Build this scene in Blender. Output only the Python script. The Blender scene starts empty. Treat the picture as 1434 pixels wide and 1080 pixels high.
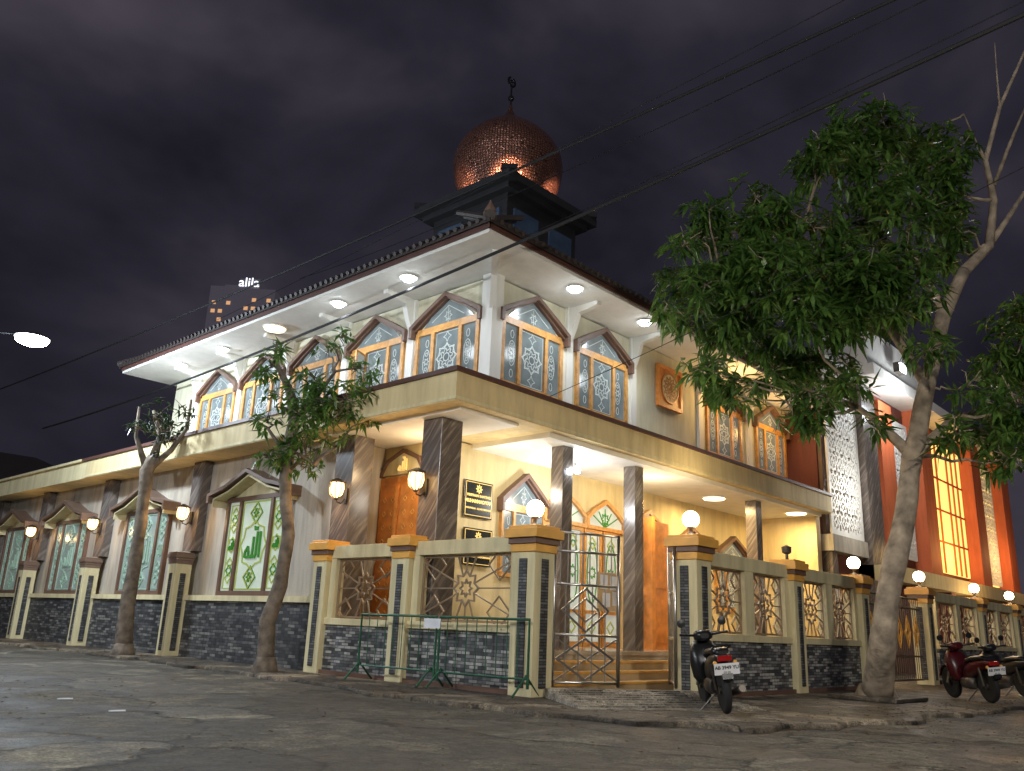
import bpy, bmesh, math, random
from mathutils import Vector, Matrix
random.seed(4)
sc=bpy.context.scene; C=sc.collection
H=.95
def ray(u,v):
    dx=u-717; dy=v-540
    a=.99912*dx+.04196*dy; c=-.04196*dx+.99912*dy
    F=1134+.2766*c; U=326.4-.961*c
    return Vector((.7302*F+.6833*a,.6833*F-.7302*a,U)),F
def onX(u,v,x): r,_=ray(u,v); t=x/r.x; return Vector((x,r.y*t,H+r.z*t))
def onY(u,v,y): r,_=ray(u,v); t=y/r.y; return Vector((r.x*t,y,H+r.z*t))
def onZ(u,v,z=0): r,_=ray(u,v); t=(z-H)/r.z; return Vector((r.x*t,r.y*t,z))
def atF(u,v,F): r,f=ray(u,v); t=F/f; return Vector((r.x*t,r.y*t,H+r.z*t))
R=math.radians
# ---------------- materials
def newmat(n):
    m=bpy.data.materials.new(n); m.use_nodes=True; nt=m.node_tree
    return m,nt,nt.nodes,nt.links,nt.nodes['Principled BSDF']
def mat(n,col,rough=.6,metal=0,ns=3,na=.18,bump=0,bs=30,em=None,es=0,ns2=None):
    m,nt,N,L,b=newmat(n)
    tc=N.new('ShaderNodeTexCoord'); no=N.new('ShaderNodeTexNoise'); no.inputs['Scale'].default_value=ns; no.inputs['Detail'].default_value=6
    L.new(tc.outputs['Object'],no.inputs['Vector'])
    r=N.new('ShaderNodeValToRGB'); r.color_ramp.elements[0].position=.3; r.color_ramp.elements[1].position=.7
    r.color_ramp.elements[0].color=tuple(c*(1-na) for c in col)+(1,); r.color_ramp.elements[1].color=tuple(min(1,c*(1+na*.6)) for c in col)+(1,)
    L.new(no.outputs['Fac'],r.inputs['Fac']); L.new(r.outputs['Color'],b.inputs['Base Color'])
    b.inputs['Roughness'].default_value=rough; b.inputs['Metallic'].default_value=metal
    if bump:
        n2=N.new('ShaderNodeTexNoise'); n2.inputs['Scale'].default_value=bs; n2.inputs['Detail'].default_value=5
        L.new(tc.outputs['Object'],n2.inputs['Vector'])
        bp=N.new('ShaderNodeBump'); bp.inputs['Strength'].default_value=bump; bp.inputs['Distance'].default_value=.02
        L.new(n2.outputs['Fac'],bp.inputs['Height']); L.new(bp.outputs['Normal'],b.inputs['Normal'])
    if es:
        b.inputs['Emission Color'].default_value=(em or col)+(1,); b.inputs['Emission Strength'].default_value=es
    return m
def wallmat(n,col,stain=.35):
    m,nt,N,L,b=newmat(n)
    tc=N.new('ShaderNodeTexCoord'); mp=N.new('ShaderNodeMapping'); mp.inputs['Scale'].default_value=(2.2,2.2,.35)
    L.new(tc.outputs['Object'],mp.inputs['Vector'])
    a=N.new('ShaderNodeTexNoise'); a.inputs['Scale'].default_value=1.6; a.inputs['Detail'].default_value=8; a.inputs['Roughness'].default_value=.65
    L.new(mp.outputs[0],a.inputs['Vector'])
    r=N.new('ShaderNodeValToRGB'); r.color_ramp.elements[0].position=.32; r.color_ramp.elements[1].position=.6
    r.color_ramp.elements[0].color=tuple(c*(1-stain) for c in col)+(1,); r.color_ramp.elements[1].color=col+(1,)
    L.new(a.outputs['Fac'],r.inputs['Fac']); L.new(r.outputs['Color'],b.inputs['Base Color'])
    b.inputs['Roughness'].default_value=.75
    n2=N.new('ShaderNodeTexNoise'); n2.inputs['Scale'].default_value=25; L.new(tc.outputs['Object'],n2.inputs['Vector'])
    bp=N.new('ShaderNodeBump'); bp.inputs['Strength'].default_value=.15; bp.inputs['Distance'].default_value=.02
    L.new(n2.outputs['Fac'],bp.inputs['Height']); L.new(bp.outputs['Normal'],b.inputs['Normal'])
    return m
def brickmat(n,bw,bh,stops,mortar,ms=.006,rough=.6,bumps=.6):
    m,nt,N,L,b=newmat(n)
    tc=N.new('ShaderNodeTexCoord'); sp=N.new('ShaderNodeSeparateXYZ'); L.new(tc.outputs['Object'],sp.inputs[0])
    ad=N.new('ShaderNodeMath'); L.new(sp.outputs[0],ad.inputs[0]); L.new(sp.outputs[1],ad.inputs[1])
    cb=N.new('ShaderNodeCombineXYZ'); L.new(ad.outputs[0],cb.inputs[0]); L.new(sp.outputs[2],cb.inputs[1])
    br=N.new('ShaderNodeTexBrick'); br.inputs['Scale'].default_value=1; br.inputs['Brick Width'].default_value=bw; br.inputs['Row Height'].default_value=bh
    br.inputs['Mortar Size'].default_value=ms; br.inputs['Color1'].default_value=(0,0,0,1); br.inputs['Color2'].default_value=(1,1,1,1); br.inputs['Mortar'].default_value=(.5,.5,.5,1)
    L.new(cb.outputs[0],br.inputs['Vector'])
    r=N.new('ShaderNodeValToRGB'); r.color_ramp.interpolation='CONSTANT'
    for i,(p,c) in enumerate(stops):
        e=r.color_ramp.elements[i] if i<2 else r.color_ramp.elements.new(p)
        e.position=p; e.color=c+(1,)
    L.new(br.outputs['Color'],r.inputs['Fac'])
    no=N.new('ShaderNodeTexNoise'); no.inputs['Scale'].default_value=9; no.inputs['Detail'].default_value=5; L.new(tc.outputs['Object'],no.inputs[0])
    mr=N.new('ShaderNodeMapRange'); mr.inputs[1].default_value=.3; mr.inputs[2].default_value=.7; mr.inputs[3].default_value=.6; mr.inputs[4].default_value=1.25; L.new(no.outputs['Fac'],mr.inputs[0])
    mx=N.new('ShaderNodeMixRGB'); L.new(br.outputs['Fac'],mx.inputs[0]); L.new(r.outputs[0],mx.inputs[1]); mx.inputs[2].default_value=mortar+(1,)
    mm=N.new('ShaderNodeMixRGB'); mm.blend_type='MULTIPLY'; mm.inputs[0].default_value=1; L.new(mx.outputs[0],mm.inputs[1]); L.new(mr.outputs[0],mm.inputs[2])
    L.new(mm.outputs[0],b.inputs['Base Color']); b.inputs['Roughness'].default_value=rough
    bp=N.new('ShaderNodeBump'); bp.inputs['Strength'].default_value=bumps; bp.inputs['Distance'].default_value=.02; bp.invert=True
    L.new(br.outputs['Fac'],bp.inputs['Height']); L.new(bp.outputs['Normal'],b.inputs['Normal'])
    return m
def marblemat(n):
    m,nt,N,L,b=newmat(n)
    tc=N.new('ShaderNodeTexCoord'); sp=N.new('ShaderNodeSeparateXYZ'); L.new(tc.outputs['Object'],sp.inputs[0])
    ad=N.new('ShaderNodeMath'); ad.operation='SUBTRACT'; L.new(sp.outputs[0],ad.inputs[0]); L.new(sp.outputs[1],ad.inputs[1])
    cb=N.new('ShaderNodeCombineXYZ'); L.new(ad.outputs[0],cb.inputs[0]); L.new(sp.outputs[2],cb.inputs[1]); L.new(sp.outputs[0],cb.inputs[2])
    m0=N.new('ShaderNodeMapping'); m0.inputs['Rotation'].default_value=(0,0,R(-52)); L.new(cb.outputs[0],m0.inputs[0])
    mp=N.new('ShaderNodeMapping'); mp.inputs['Scale'].default_value=(.7,7,1); L.new(m0.outputs[0],mp.inputs[0])
    w=N.new('ShaderNodeTexNoise'); w.inputs['Scale'].default_value=1.5; w.inputs['Detail'].default_value=7; w.inputs['Distortion'].default_value=.7; w.inputs['Roughness'].default_value=.6
    L.new(mp.outputs[0],w.inputs[0])
    r=N.new('ShaderNodeValToRGB'); e=r.color_ramp.elements
    e[0].position=.3; e[0].color=(.085,.07,.062,1); e[1].position=.72; e[1].color=(.32,.27,.22,1); x=e.new(.52); x.color=(.14,.115,.10,1)
    L.new(w.outputs['Fac'],r.inputs[0]); L.new(r.outputs[0],b.inputs['Base Color']); b.inputs['Roughness'].default_value=.25
    return m
M={}
M['cream']=wallmat('cream_paint',(.72,.63,.37),.28); M['creamy']=wallmat('yellow_cream_paint',(.69,.56,.30),.25)
M['grey']=wallmat('grey_beige_paint',(.48,.43,.35),.42); M['white']=mat('white_paint',(.80,.79,.74),.6,na=.08); M['soffit']=wallmat('soffit_paint',(.76,.75,.70),.12)
M['upper']=wallmat('upper_wall_paint',(.66,.63,.47),.22)
M['trim']=mat('red_brown_trim',(.10,.045,.035),.55,ns=6); M['hood']=mat('brown_hood_paint',(.15,.085,.06),.5); M['cap']=mat('brown_grey_cap',(.17,.11,.08),.5)
M['wood']=mat('orange_wood',(.56,.28,.08),.4,ns=8,na=.35); M['door']=mat('orange_door_wood',(.66,.24,.05),.35,ns=5,na=.3)
M['gold']=mat('ochre_cap_paint',(.74,.38,.07),.45); M['tan']=mat('tan_step_tile',(.5,.36,.2),.3); M['tile']=mat('porch_floor_tile',(.5,.42,.32),.15)
M['marble']=marblemat('grey_brown_marble')
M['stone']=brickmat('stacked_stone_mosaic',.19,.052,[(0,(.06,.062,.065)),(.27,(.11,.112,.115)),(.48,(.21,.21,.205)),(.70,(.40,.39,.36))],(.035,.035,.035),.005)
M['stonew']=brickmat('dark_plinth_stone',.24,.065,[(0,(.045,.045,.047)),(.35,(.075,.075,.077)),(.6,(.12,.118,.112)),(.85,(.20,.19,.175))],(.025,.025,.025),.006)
M['stripe']=brickmat('ribbed_grey_stone',.5,.045,[(0,(.07,.07,.072)),(.5,(.14,.14,.14))],(.02,.02,.02),.008)
M['glassu']=mat('frosted_grey_glass',(.14,.17,.175),.16,ns=2,na=.45,em=(.50,.56,.58),es=.08)
M['glasss']=mat('lit_leaded_glass',(.52,.58,.48),.2,ns=2,na=.2,em=(.75,.86,.68),es=.26)
M['glassp']=mat('pale_grey_green_glass',(.24,.30,.27),.2,ns=2,na=.3,em=(.6,.75,.66),es=.10)
M['glassq']=mat('pale_green_pattern',(.30,.42,.34),.3,em=(.5,.8,.6),es=.08)
M['porchg']=mat('bright_porch_glass',(.42,.47,.44),.2,ns=2,na=.35,em=(.85,.92,.82),es=.30)
M['glassd']=mat('green_leaf_glass',(.05,.24,.04),.2,em=(.12,.45,.05),es=.08)
M['glassy']=mat('yellow_green_border_glass',(.38,.46,.12),.2,em=(.5,.55,.10),es=.12)
M['orn']=mat('white_etched_pattern',(.50,.54,.52),.5,em=(.75,.8,.8),es=.07)
M['steel']=mat('stainless_steel',(.60,.58,.55),.3,1,na=.1); M['iron']=mat('dark_iron',(.10,.085,.07),.4,.6); M['bronze']=mat('bronze_lattice',(.34,.25,.16),.4,.4)
M['green']=mat('green_painted_steel',(.018,.10,.05),.5,.2,ns=12,na=.4); M['black']=mat('black_plastic',(.012,.012,.013),.3); M['rubber']=mat('tyre_rubber',(.014,.014,.014),.85)
M['roof']=mat('dark_roof_tile',(.04,.03,.027),.6,bump=.4); M['dark']=mat('dark_concrete',(.024,.024,.027),.7,bump=.2); M['chrome']=mat('chrome',(.7,.7,.7),.12,1,na=.05)
M['red']=mat('dark_red_motorcycle_paint',(.06,.004,.006),.3); M['plate']=mat('number_plate_white',(.75,.75,.75),.4,na=.03); M['rlens']=mat('red_lens',(.3,.01,.01),.15)
M['ltr']=mat('dark_lettering',(.02,.02,.02),.5); M['gltr']=mat('gold_lettering',(.75,.52,.15),.35,em=(.9,.6,.2),es=.7); M['signb']=mat('black_sign_board',(.006,.008,.007),.25); M['carve']=mat('gilt_carving',(.72,.42,.12),.4)  # gold lettering gets a glow of its own so it reads; not a lamp
M['glow']=mat('globe_glass',(1,.85,.6),.3,na=0,em=(1,.80,.54),es=42); M['glowc']=mat('lamp_lens_white',(1,1,1),.3,na=0,em=(.80,.91,1),es=70); M['glowd']=mat('downlight_lens',(1,1,1),.3,na=0,em=(.82,.93,1),es=32)
M['glowa']=mat('amber_lamp_glass',(1,.7,.3),.3,na=0,em=(1,.62,.25),es=6); M['gloww']=mat('warm_ring_lens',(1,.8,.5),.3,na=0,em=(1,.78,.45),es=9)
M['orange']=wallmat('orange_render',(.62,.14,.045),.3); M['maroon']=wallmat('maroon_render',(.19,.06,.045),.3); M['ywin']=mat('yellow_lit_pane',(.8,.5,.1),.4,em=(1,.64,.17),es=1.5,ns=1.5,na=.5)
M['bark']=mat('tree_bark',(.17,.135,.10),.9,ns=5,na=.6,bump=1,bs=14); M['bark2']=mat('pale_tree_bark',(.36,.29,.21),.9,ns=4,na=.55,bump=1,bs=16)
M['paper']=mat('paper',(.7,.72,.75),.6); M['cable']=mat('cable_rubber',(.006,.006,.007),.8); M['far']=mat('far_tower_render',(.13,.12,.15),.8,em=(.16,.14,.18),es=.22)  # far tower walls glow faintly, brightness put into the material
M['lit']=mat('lit_office_window',(.9,.6,.3),.5,em=(1,.5,.22),es=.6); M['litw']=mat('white_roof_lettering',(.9,.9,1),.5,em=(.9,.93,1),es=1.6)
M['plaque']=mat('copper_plaque',(.40,.20,.09),.35,.3); M['bluew']=mat('blue_grey_louvre',(.06,.10,.17),.5)
M['debris']=mat('dry_leaf_litter',(.20,.13,.06),.8,ns=40,na=.7)
def leafmat(n,c1,c2,c3):
    m,nt,N,L,b=newmat(n)
    tc=N.new('ShaderNodeTexCoord'); no=N.new('ShaderNodeTexNoise'); no.inputs['Scale'].default_value=2.6; no.inputs['Detail'].default_value=8; no.inputs['Roughness'].default_value=.85
    L.new(tc.outputs['Object'],no.inputs[0]); r=N.new('ShaderNodeValToRGB'); e=r.color_ramp.elements
    e[0].position=.36; e[0].color=c1+(1,); e[1].position=.66; e[1].color=c3+(1,); x=e.new(.5); x.color=c2+(1,)
    L.new(no.outputs['Fac'],r.inputs[0]); L.new(r.outputs[0],b.inputs['Base Color']); b.inputs['Roughness'].default_value=.34
    t=N.new('ShaderNodeBsdfTranslucent'); L.new(r.outputs[0],t.inputs[0]); mx=N.new('ShaderNodeMixShader'); mx.inputs[0].default_value=.35
    L.new(b.outputs[0],mx.inputs[1]); L.new(t.outputs[0],mx.inputs[2]); L.new(mx.outputs[0],N['Material Output'].inputs[0])
    return m
M['leaf']=leafmat('green_foliage',(.02,.05,.012),(.075,.16,.03),(.22,.36,.08))
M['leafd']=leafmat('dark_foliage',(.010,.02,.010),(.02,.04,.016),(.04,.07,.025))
def domemat():
    m,nt,N,L,b=newmat('copper_dome_scales')
    uv=N.new('ShaderNodeTexCoord'); mp=N.new('ShaderNodeMapping'); L.new(uv.outputs['UV'],mp.inputs[0]); mp.inputs['Scale'].default_value=(120,52,1)
    vo=N.new('ShaderNodeTexVoronoi'); vo.feature='DISTANCE_TO_EDGE'; vo.inputs['Scale'].default_value=1; vo.inputs['Randomness'].default_value=.45; L.new(mp.outputs[0],vo.inputs[0])
    r=N.new('ShaderNodeValToRGB'); e=r.color_ramp.elements; e[0].position=.02; e[0].color=(.05,.018,.012,1); e[1].position=.24; e[1].color=(.36,.17,.12,1)
    L.new(vo.outputs['Distance'],r.inputs[0]); L.new(r.outputs[0],b.inputs['Base Color']); b.inputs['Metallic'].default_value=.6; b.inputs['Roughness'].default_value=.34
    bp=N.new('ShaderNodeBump'); bp.inputs['Strength'].default_value=.9; bp.inputs['Distance'].default_value=.035; L.new(vo.outputs['Distance'],bp.inputs['Height']); L.new(bp.outputs[0],b.inputs['Normal'])
    return m
M['dome']=domemat()
def groundmat(n,c1,c2,c3,sc_=.5,patch=.35):
    m,nt,N,L,b=newmat(n)
    tc=N.new('ShaderNodeTexCoord')
    def noise(s,d,rg=.6,dist=0):
        a=N.new('ShaderNodeTexNoise'); a.inputs['Scale'].default_value=s; a.inputs['Detail'].default_value=d; a.inputs['Roughness'].default_value=rg; a.inputs['Distortion'].default_value=dist; L.new(tc.outputs['Object'],a.inputs[0]); return a
    def mr(o,a,b_,c,d):
        q=N.new('ShaderNodeMapRange'); q.inputs[1].default_value=a; q.inputs[2].default_value=b_; q.inputs[3].default_value=c; q.inputs[4].default_value=d; L.new(o,q.inputs[0]); return q.outputs[0]
    def mul(x,y):
        q=N.new('ShaderNodeMixRGB'); q.blend_type='MULTIPLY'; q.inputs[0].default_value=1; L.new(x,q.inputs[1]); L.new(y,q.inputs[2]); return q.outputs[0]
    a=noise(sc_,10,.66,.8); r=N.new('ShaderNodeValToRGB'); e=r.color_ramp.elements
    e[0].position=.40; e[0].color=c1+(1,); e[1].position=.58; e[1].color=c3+(1,); x=e.new(.5); x.color=c2+(1,)
    L.new(a.outputs['Fac'],r.inputs[0])
    f=noise(38,6,.7); g2=noise(5,6,.7,.5)
    col=mul(r.outputs[0],mr(f.outputs['Fac'],.32,.68,.35,1.6)); col=mul(col,mr(g2.outputs['Fac'],.35,.65,.55,1.3))
    d=noise(1.1,6,.6); va=N.new('ShaderNodeVectorMath'); va.operation='MULTIPLY_ADD'; va.inputs[1].default_value=(1.6,1.6,0); L.new(d.outputs['Color'],va.inputs[0]); L.new(tc.outputs['Object'],va.inputs[2])
    v=N.new('ShaderNodeTexVoronoi'); v.feature='DISTANCE_TO_EDGE'; v.inputs['Scale'].default_value=patch; L.new(va.outputs[0],v.inputs[0])
    vc=N.new('ShaderNodeTexVoronoi'); vc.inputs['Scale'].default_value=patch; L.new(va.outputs[0],vc.inputs[0])
    sx=N.new('ShaderNodeSeparateXYZ'); L.new(vc.outputs['Color'],sx.inputs[0])
    col=mul(col,mr(sx.outputs[0],0,1,.5,1.5))
    crk=mr(v.outputs[0],0,.02,.12,1); col=mul(col,crk)
    L.new(col,b.inputs['Base Color'])
    L.new(mr(a.outputs['Fac'],.4,.6,.42,.9),b.inputs['Roughness'])
    bp=N.new('ShaderNodeBump'); bp.inputs['Strength'].default_value=1; bp.inputs['Distance'].default_value=.03; L.new(f.outputs['Fac'],bp.inputs['Height'])
    b2=N.new('ShaderNodeBump'); b2.inputs['Strength'].default_value=.8; b2.inputs['Distance'].default_value=.12; L.new(g2.outputs['Fac'],b2.inputs['Height']); L.new(b2.outputs[0],bp.inputs['Normal']); L.new(bp.outputs[0],b.inputs['Normal'])
    return m
M['asphalt']=groundmat('worn_asphalt',(.05,.046,.038),(.11,.10,.08),(.25,.225,.17),.7)
M['pave']=groundmat('rough_concrete_pavement',(.06,.048,.034),(.15,.122,.088),(.34,.28,.20),1.0,.5)
M['rampc']=groundmat('pale_ramp_concrete',(.20,.175,.14),(.34,.30,.24),(.48,.43,.35),1.6,.9)
# ---------------- mesh builder
class MB:
    def __init__(s): s.v=[]; s.f=[]; s.m=[]; s.uv=None
    def add(s,vs,fs,mi=0):
        o=len(s.v); s.v+= [tuple(v) for v in vs]; s.f+=[tuple(i+o for i in f) for f in fs]; s.m+=[mi]*len(fs); return s
    def box(s,x0,x1,y0,y1,z0,z1,mi=0):
        return s.add([(x0,y0,z0),(x1,y0,z0),(x1,y1,z0),(x0,y1,z0),(x0,y0,z1),(x1,y0,z1),(x1,y1,z1),(x0,y1,z1)],
          [(0,3,2,1),(4,5,6,7),(0,1,5,4),(1,2,6,5),(2,3,7,6),(3,0,4,7)],mi)
    def prism(s,poly,y0,y1,mi=0):   # poly in XZ
        n=len(poly); vs=[(x,y0,z) for x,z in poly]+[(x,y1,z) for x,z in poly]
        return s.add(vs,[tuple(range(n)),tuple(range(2*n-1,n-1,-1))]+[(i,i+n,(i+1)%n+n,(i+1)%n) for i in range(n)],mi)
    def prismz(s,poly,z0,z1,mi=0):
        n=len(poly); vs=[(x,y,z0) for x,y in poly]+[(x,y,z1) for x,y in poly]
        return s.add(vs,[tuple(range(n-1,-1,-1)),tuple(range(n,2*n))]+[(i,(i+1)%n,(i+1)%n+n,i+n) for i in range(n)],mi)
    def strip(s,pts,w,y0,y1,closed=False,mi=0):   # flat bars in XZ
        n=len(pts)
        for i in range(n if closed else n-1):
            a=Vector(pts[i]); b=Vector(pts[(i+1)%n]); d=(b-a)
            if d.length<1e-6: continue
            d.normalize(); p=Vector((-d.y,d.x))*w/2; e=d*w*.35
            s.prism([tuple(a-e-p),tuple(b+e-p),tuple(b+e+p),tuple(a-e+p)],y0+random.uniform(0,.0012),y1,mi)
        return s
    def tube(s,pts,rad,seg=8,mi=0,cap=True):
        pts=[Vector(p) for p in pts]; n=len(pts)
        if not hasattr(rad,'__len__'): rad=[rad]*n
        vs=[]; up=Vector((0,0,1))
        prev=None
        for i,p in enumerate(pts):
            t=(pts[min(i+1,n-1)]-pts[max(i-1,0)]).normalized()
            if prev is None:
                x=t.cross(up) if abs(t.z)<.95 else t.cross(Vector((1,0,0)))
            else: x=prev-t*prev.dot(t)
            x.normalize(); prev=x; y=t.cross(x)
            for k in range(seg):
                a=2*math.pi*k/seg; vs.append(p+(x*math.cos(a)+y*math.sin(a))*rad[i])
        fs=[(i*seg+k,i*seg+(k+1)%seg,(i+1)*seg+(k+1)%seg,(i+1)*seg+k) for i in range(n-1) for k in range(seg)]
        if cap: fs+=[tuple(range(seg-1,-1,-1)),tuple((n-1)*seg+k for k in range(seg))]
        return s.add(vs,fs,mi)
    def lathe(s,prof,seg=24,c=(0,0,0),mi=0,axis='z'):
        vs=[]
        for r,z in prof:
            for k in range(seg):
                a=2*math.pi*k/seg
                q=(r*math.cos(a),r*math.sin(a),z) if axis=='z' else ((z,r*math.cos(a),r*math.sin(a)) if axis=='x' else (r*math.cos(a),z,r*math.sin(a)))
                vs.append((q[0]+c[0],q[1]+c[1],q[2]+c[2]))
        n=len(prof)
        fs=[(i*seg+k,i*seg+(k+1)%seg,(i+1)*seg+(k+1)%seg,(i+1)*seg+k) for i in range(n-1) for k in range(seg)]
        fs+=[tuple(range(seg-1,-1,-1)),tuple((n-1)*seg+k for k in range(seg))]
        return s.add(vs,fs,mi)
    def sphere(s,c,r,seg=16,rings=10,mi=0,sz=1):
        return s.lathe([(max(.002,r*math.sin(math.pi*i/rings)),-r*sz*math.cos(math.pi*i/rings)) for i in range(rings+1)],seg,c,mi)
    def build(s,name,mats,parent=None,loc=(0,0,0),rz=0,smooth=False,bevel=0):
        me=bpy.data.meshes.new(name); me.from_pydata(s.v,[],s.f)
        if not isinstance(mats,(list,tuple)): mats=[mats]
        for m in mats: me.materials.append(M[m] if isinstance(m,str) else m)
        me.polygons.foreach_set('material_index',s.m)
        bm=bmesh.new(); bm.from_mesh(me); bmesh.ops.recalc_face_normals(bm,faces=bm.faces); bm.to_mesh(me); bm.free()
        if smooth: me.polygons.foreach_set('use_smooth',[len(p.vertices)<=4 for p in me.polygons])
        o=bpy.data.objects.new(name,me); C.objects.link(o); o.location=loc; o.rotation_euler=(0,0,rz)
        if parent: o.parent=parent
        if bevel:
            b=o.modifiers.new('bevel','BEVEL'); b.width=bevel; b.segments=2; b.limit_method='ANGLE'
        return o
def tag(o,label,cat,group=None):
    o['label']=label; o['category']=cat
    if group: o['group']=group
    return o
def thing(name,label,cat,loc=(0,0,0),rz=0,group=None):
    o=bpy.data.objects.new(name,None); C.objects.link(o); o.location=loc; o.rotation_euler=(0,0,rz); o.empty_display_size=.2
    return tag(o,label,cat,group)
def copy_tree(o,parent=None,loc=None,rz=None,swap=None):
    c=o.copy(); C.objects.link(c)
    if parent is not None: c.parent=parent
    if loc is not None: c.location=loc
    if rz is not None: c.rotation_euler=(c.rotation_euler[0],c.rotation_euler[1],rz)
    if swap and any(m and m.name in swap for m in c.data.materials):
        c.data=c.data.copy()
        for i,m in enumerate(c.data.materials):
            if m.name in swap: c.data.materials[i]=swap[m.name]
    for ch in o.children: copy_tree(ch,c,swap=swap)
    return c
def light(name,typ,loc,energy,col,size=.1,target=None,spot=None):
    l=bpy.data.lights.new(name,typ); l.energy=energy; l.color=col
    if typ=='AREA': l.shape='DISK'; l.size=size
    elif typ!='SUN': l.shadow_soft_size=size
    if spot: l.spot_size=spot; l.spot_blend=.6
    o=bpy.data.objects.new(name,l); C.objects.link(o); o.location=loc
    if target is not None:
        o.rotation_euler=(Vector(target)-Vector(loc)).to_track_quat('-Z','Y').to_euler()
    return o
def text(body,size,mat_,parent,loc,rot=(R(90),0,0),name='lettering',ext=.004,align='CENTER',bold=0):
    cu=bpy.data.curves.new('txt','FONT'); cu.body=body; cu.size=size; cu.extrude=ext; cu.align_x=align; cu.align_y='CENTER'; cu.offset=bold
    ob=bpy.data.objects.new('txt',cu); C.objects.link(ob); bpy.context.view_layer.update()
    me=bpy.data.meshes.new_from_object(ob.evaluated_get(bpy.context.evaluated_depsgraph_get()))
    bpy.data.objects.remove(ob); o=bpy.data.objects.new(name,me); C.objects.link(o); me.materials.clear(); me.materials.append(M[mat_])
    o.parent=parent; o.location=loc; o.rotation_euler=rot; return o
def star(cx,cz,r1,r2,n=8,rot=0):
    return [(cx+(r1 if i%2==0 else r2)*math.cos(rot+math.pi*i/n),cz+(r1 if i%2==0 else r2)*math.sin(rot+math.pi*i/n)) for i in range(2*n)]
def ring(cx,cz,rx,rz,n=14): return [(cx+rx*math.cos(2*math.pi*i/n),cz+rz*math.sin(2*math.pi*i/n)) for i in range(n)]
XR=-math.pi/2
# ---------------- setting
MB().add([(-300,-300,-.06),(500,-300,-.06),(500,500,-.06),(-300,500,-.06)],[(0,1,2,3)]).build('road','asphalt')['kind']='structure'
edge=[(8.3,60),(8.5,30),(8.75,20),(8.55,13),(8.2,10),(8.0,8.2),(8.5,6.4),(9.4,5.0),(10.8,4.35),(13,4.2),(18,3.9),(26,3.9),(60,3.7),(60,60)]
fine=[]
for i in range(len(edge)-2):
    a=Vector(edge[i]); b=Vector(edge[i+1]); k=max(1,int((b-a).length/.2))
    k=min(k,100)
    for j in range(k):
        p=a.lerp(b,j/k); w_=.12*math.sin(p.x*2.3+p.y*1.7)+.08*math.sin(p.y*4.1-p.x*3); fine.append((p.x+w_+random.uniform(-.05,.05),p.y+w_+random.uniform(-.05,.05)))
fine+=edge[-2:]
MB().prismz(fine,-.2,0).build('pavement','pave',bevel=.035)['kind']='structure'
# sloping ribbed entrance ramp
rq=[Vector((10.0,8.45,.13)),Vector((12.25,7.35,.13)),Vector((11.55,5.75,.006)),Vector((8.95,6.95,.006))]
rm=MB(); rm.add([tuple(p) for p in rq]+[(p.x,p.y,-.05) for p in rq],[(0,1,2,3),(4,5,6,7),(0,1,5,4),(1,2,6,5),(2,3,7,6),(3,0,4,7)])
for k in range(1,9):
    f=k/9; a=rq[0].lerp(rq[3],f); b=rq[1].lerp(rq[2],f); d_=(rq[3]-rq[0]).normalized()*.035; up_=Vector((0,0,.014))
    rm.add([a-d_,b-d_,b+d_,a+d_,a-d_+up_,b-d_+up_,b+d_+up_,a+d_+up_],[(4,5,6,7),(0,1,5,4),(2,3,7,6),(0,3,7,4),(1,2,6,5)],0)
rm.build('ramp_path','rampc')['kind']='structure'
db=MB()
for i in range(1500):
    if i%3==0: x=random.gauss(8.6,.5); y=random.uniform(6,30)
    elif i%3==1: x=random.uniform(9,28); y=random.gauss(4.3,.5)
    else: x=random.uniform(3,14); y=random.uniform(2,14)
    if x>9.5 and y>7.2: continue
    inside = (x>8.9 and y>4.9) or x>8.95
    z=.006 if inside and y>4.6 and x>9.2 else -.052
    if not (x>9.2 and y>4.6) and (x>8.0 and y>3.6): z=.004
    s=random.uniform(.012,.04); a=random.uniform(0,6.3); c_,s_=math.cos(a)*s,math.sin(a)*s
    db.add([(x-c_,y-s_,z),(x+s_*.5,y-c_*.5,z+.008),(x+c_,y+s_,z+.003),(x-s_*.5,y+c_*.5,z+.01)],[(0,1,2,3)])
db=db.build('fallen_leaves','debris'); tag(db,'dry leaves and grit scattered over the road and pavement edge','leaf litter'); db['kind']='stuff'
# ---------------- mosque
mosque=thing('mosque','two storey cream mosque with deep white eaves, marble porch columns and a copper onion dome','mosque')
def part(mb,name,m,**k): return mb.build(name,m,mosque,**k)
YW=11.5; XW=11.6
part(MB().box(10.3,11.45,14.45,38,0,4.68),'long_wall','grey')
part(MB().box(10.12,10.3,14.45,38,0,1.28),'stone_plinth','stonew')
part(MB().box(10.06,10.3,14.43,38,1.28,1.40),'plinth_ledge','cream')
part(MB().box(11.55,25.2,12.6,13.2,0,4.66),'porch_wall','creamy')
part(MB().box(11.5,11.9,12.58,15,.0,4.64),'recess_wall','creamy')
part(MB().box(25.0,25.3,10.6,12.6,0,4.66),'end_wall','creamy')
part(MB().box(XW,25.2,YW,25.4,5.2,8.02),'upper_wall','upper')
part(MB().box(9.55,25.4,10.25,26,4.68,5.2),'roof_slab','creamy')
part(MB().box(9.55,14,26,38,4.68,5.2),'low_roof_slab','cream')
part(MB().box(9.49,25.46,10.19,26.3,5.2,5.28),'slab_coping','trim')
part(MB().box(9.47,14,26.3,38.1,5.2,5.27),'low_roof_coping','cream')
part(MB().box(12.3,25.1,10.45,12.6,4.575,4.68).box(9.9,11.45,10.5,14.4,4.62,4.68),'porch_ceiling','white')
part(MB().box(9.53,25.42,10.23,26,4.70,4.76),'fascia_groove','cream')
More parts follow.
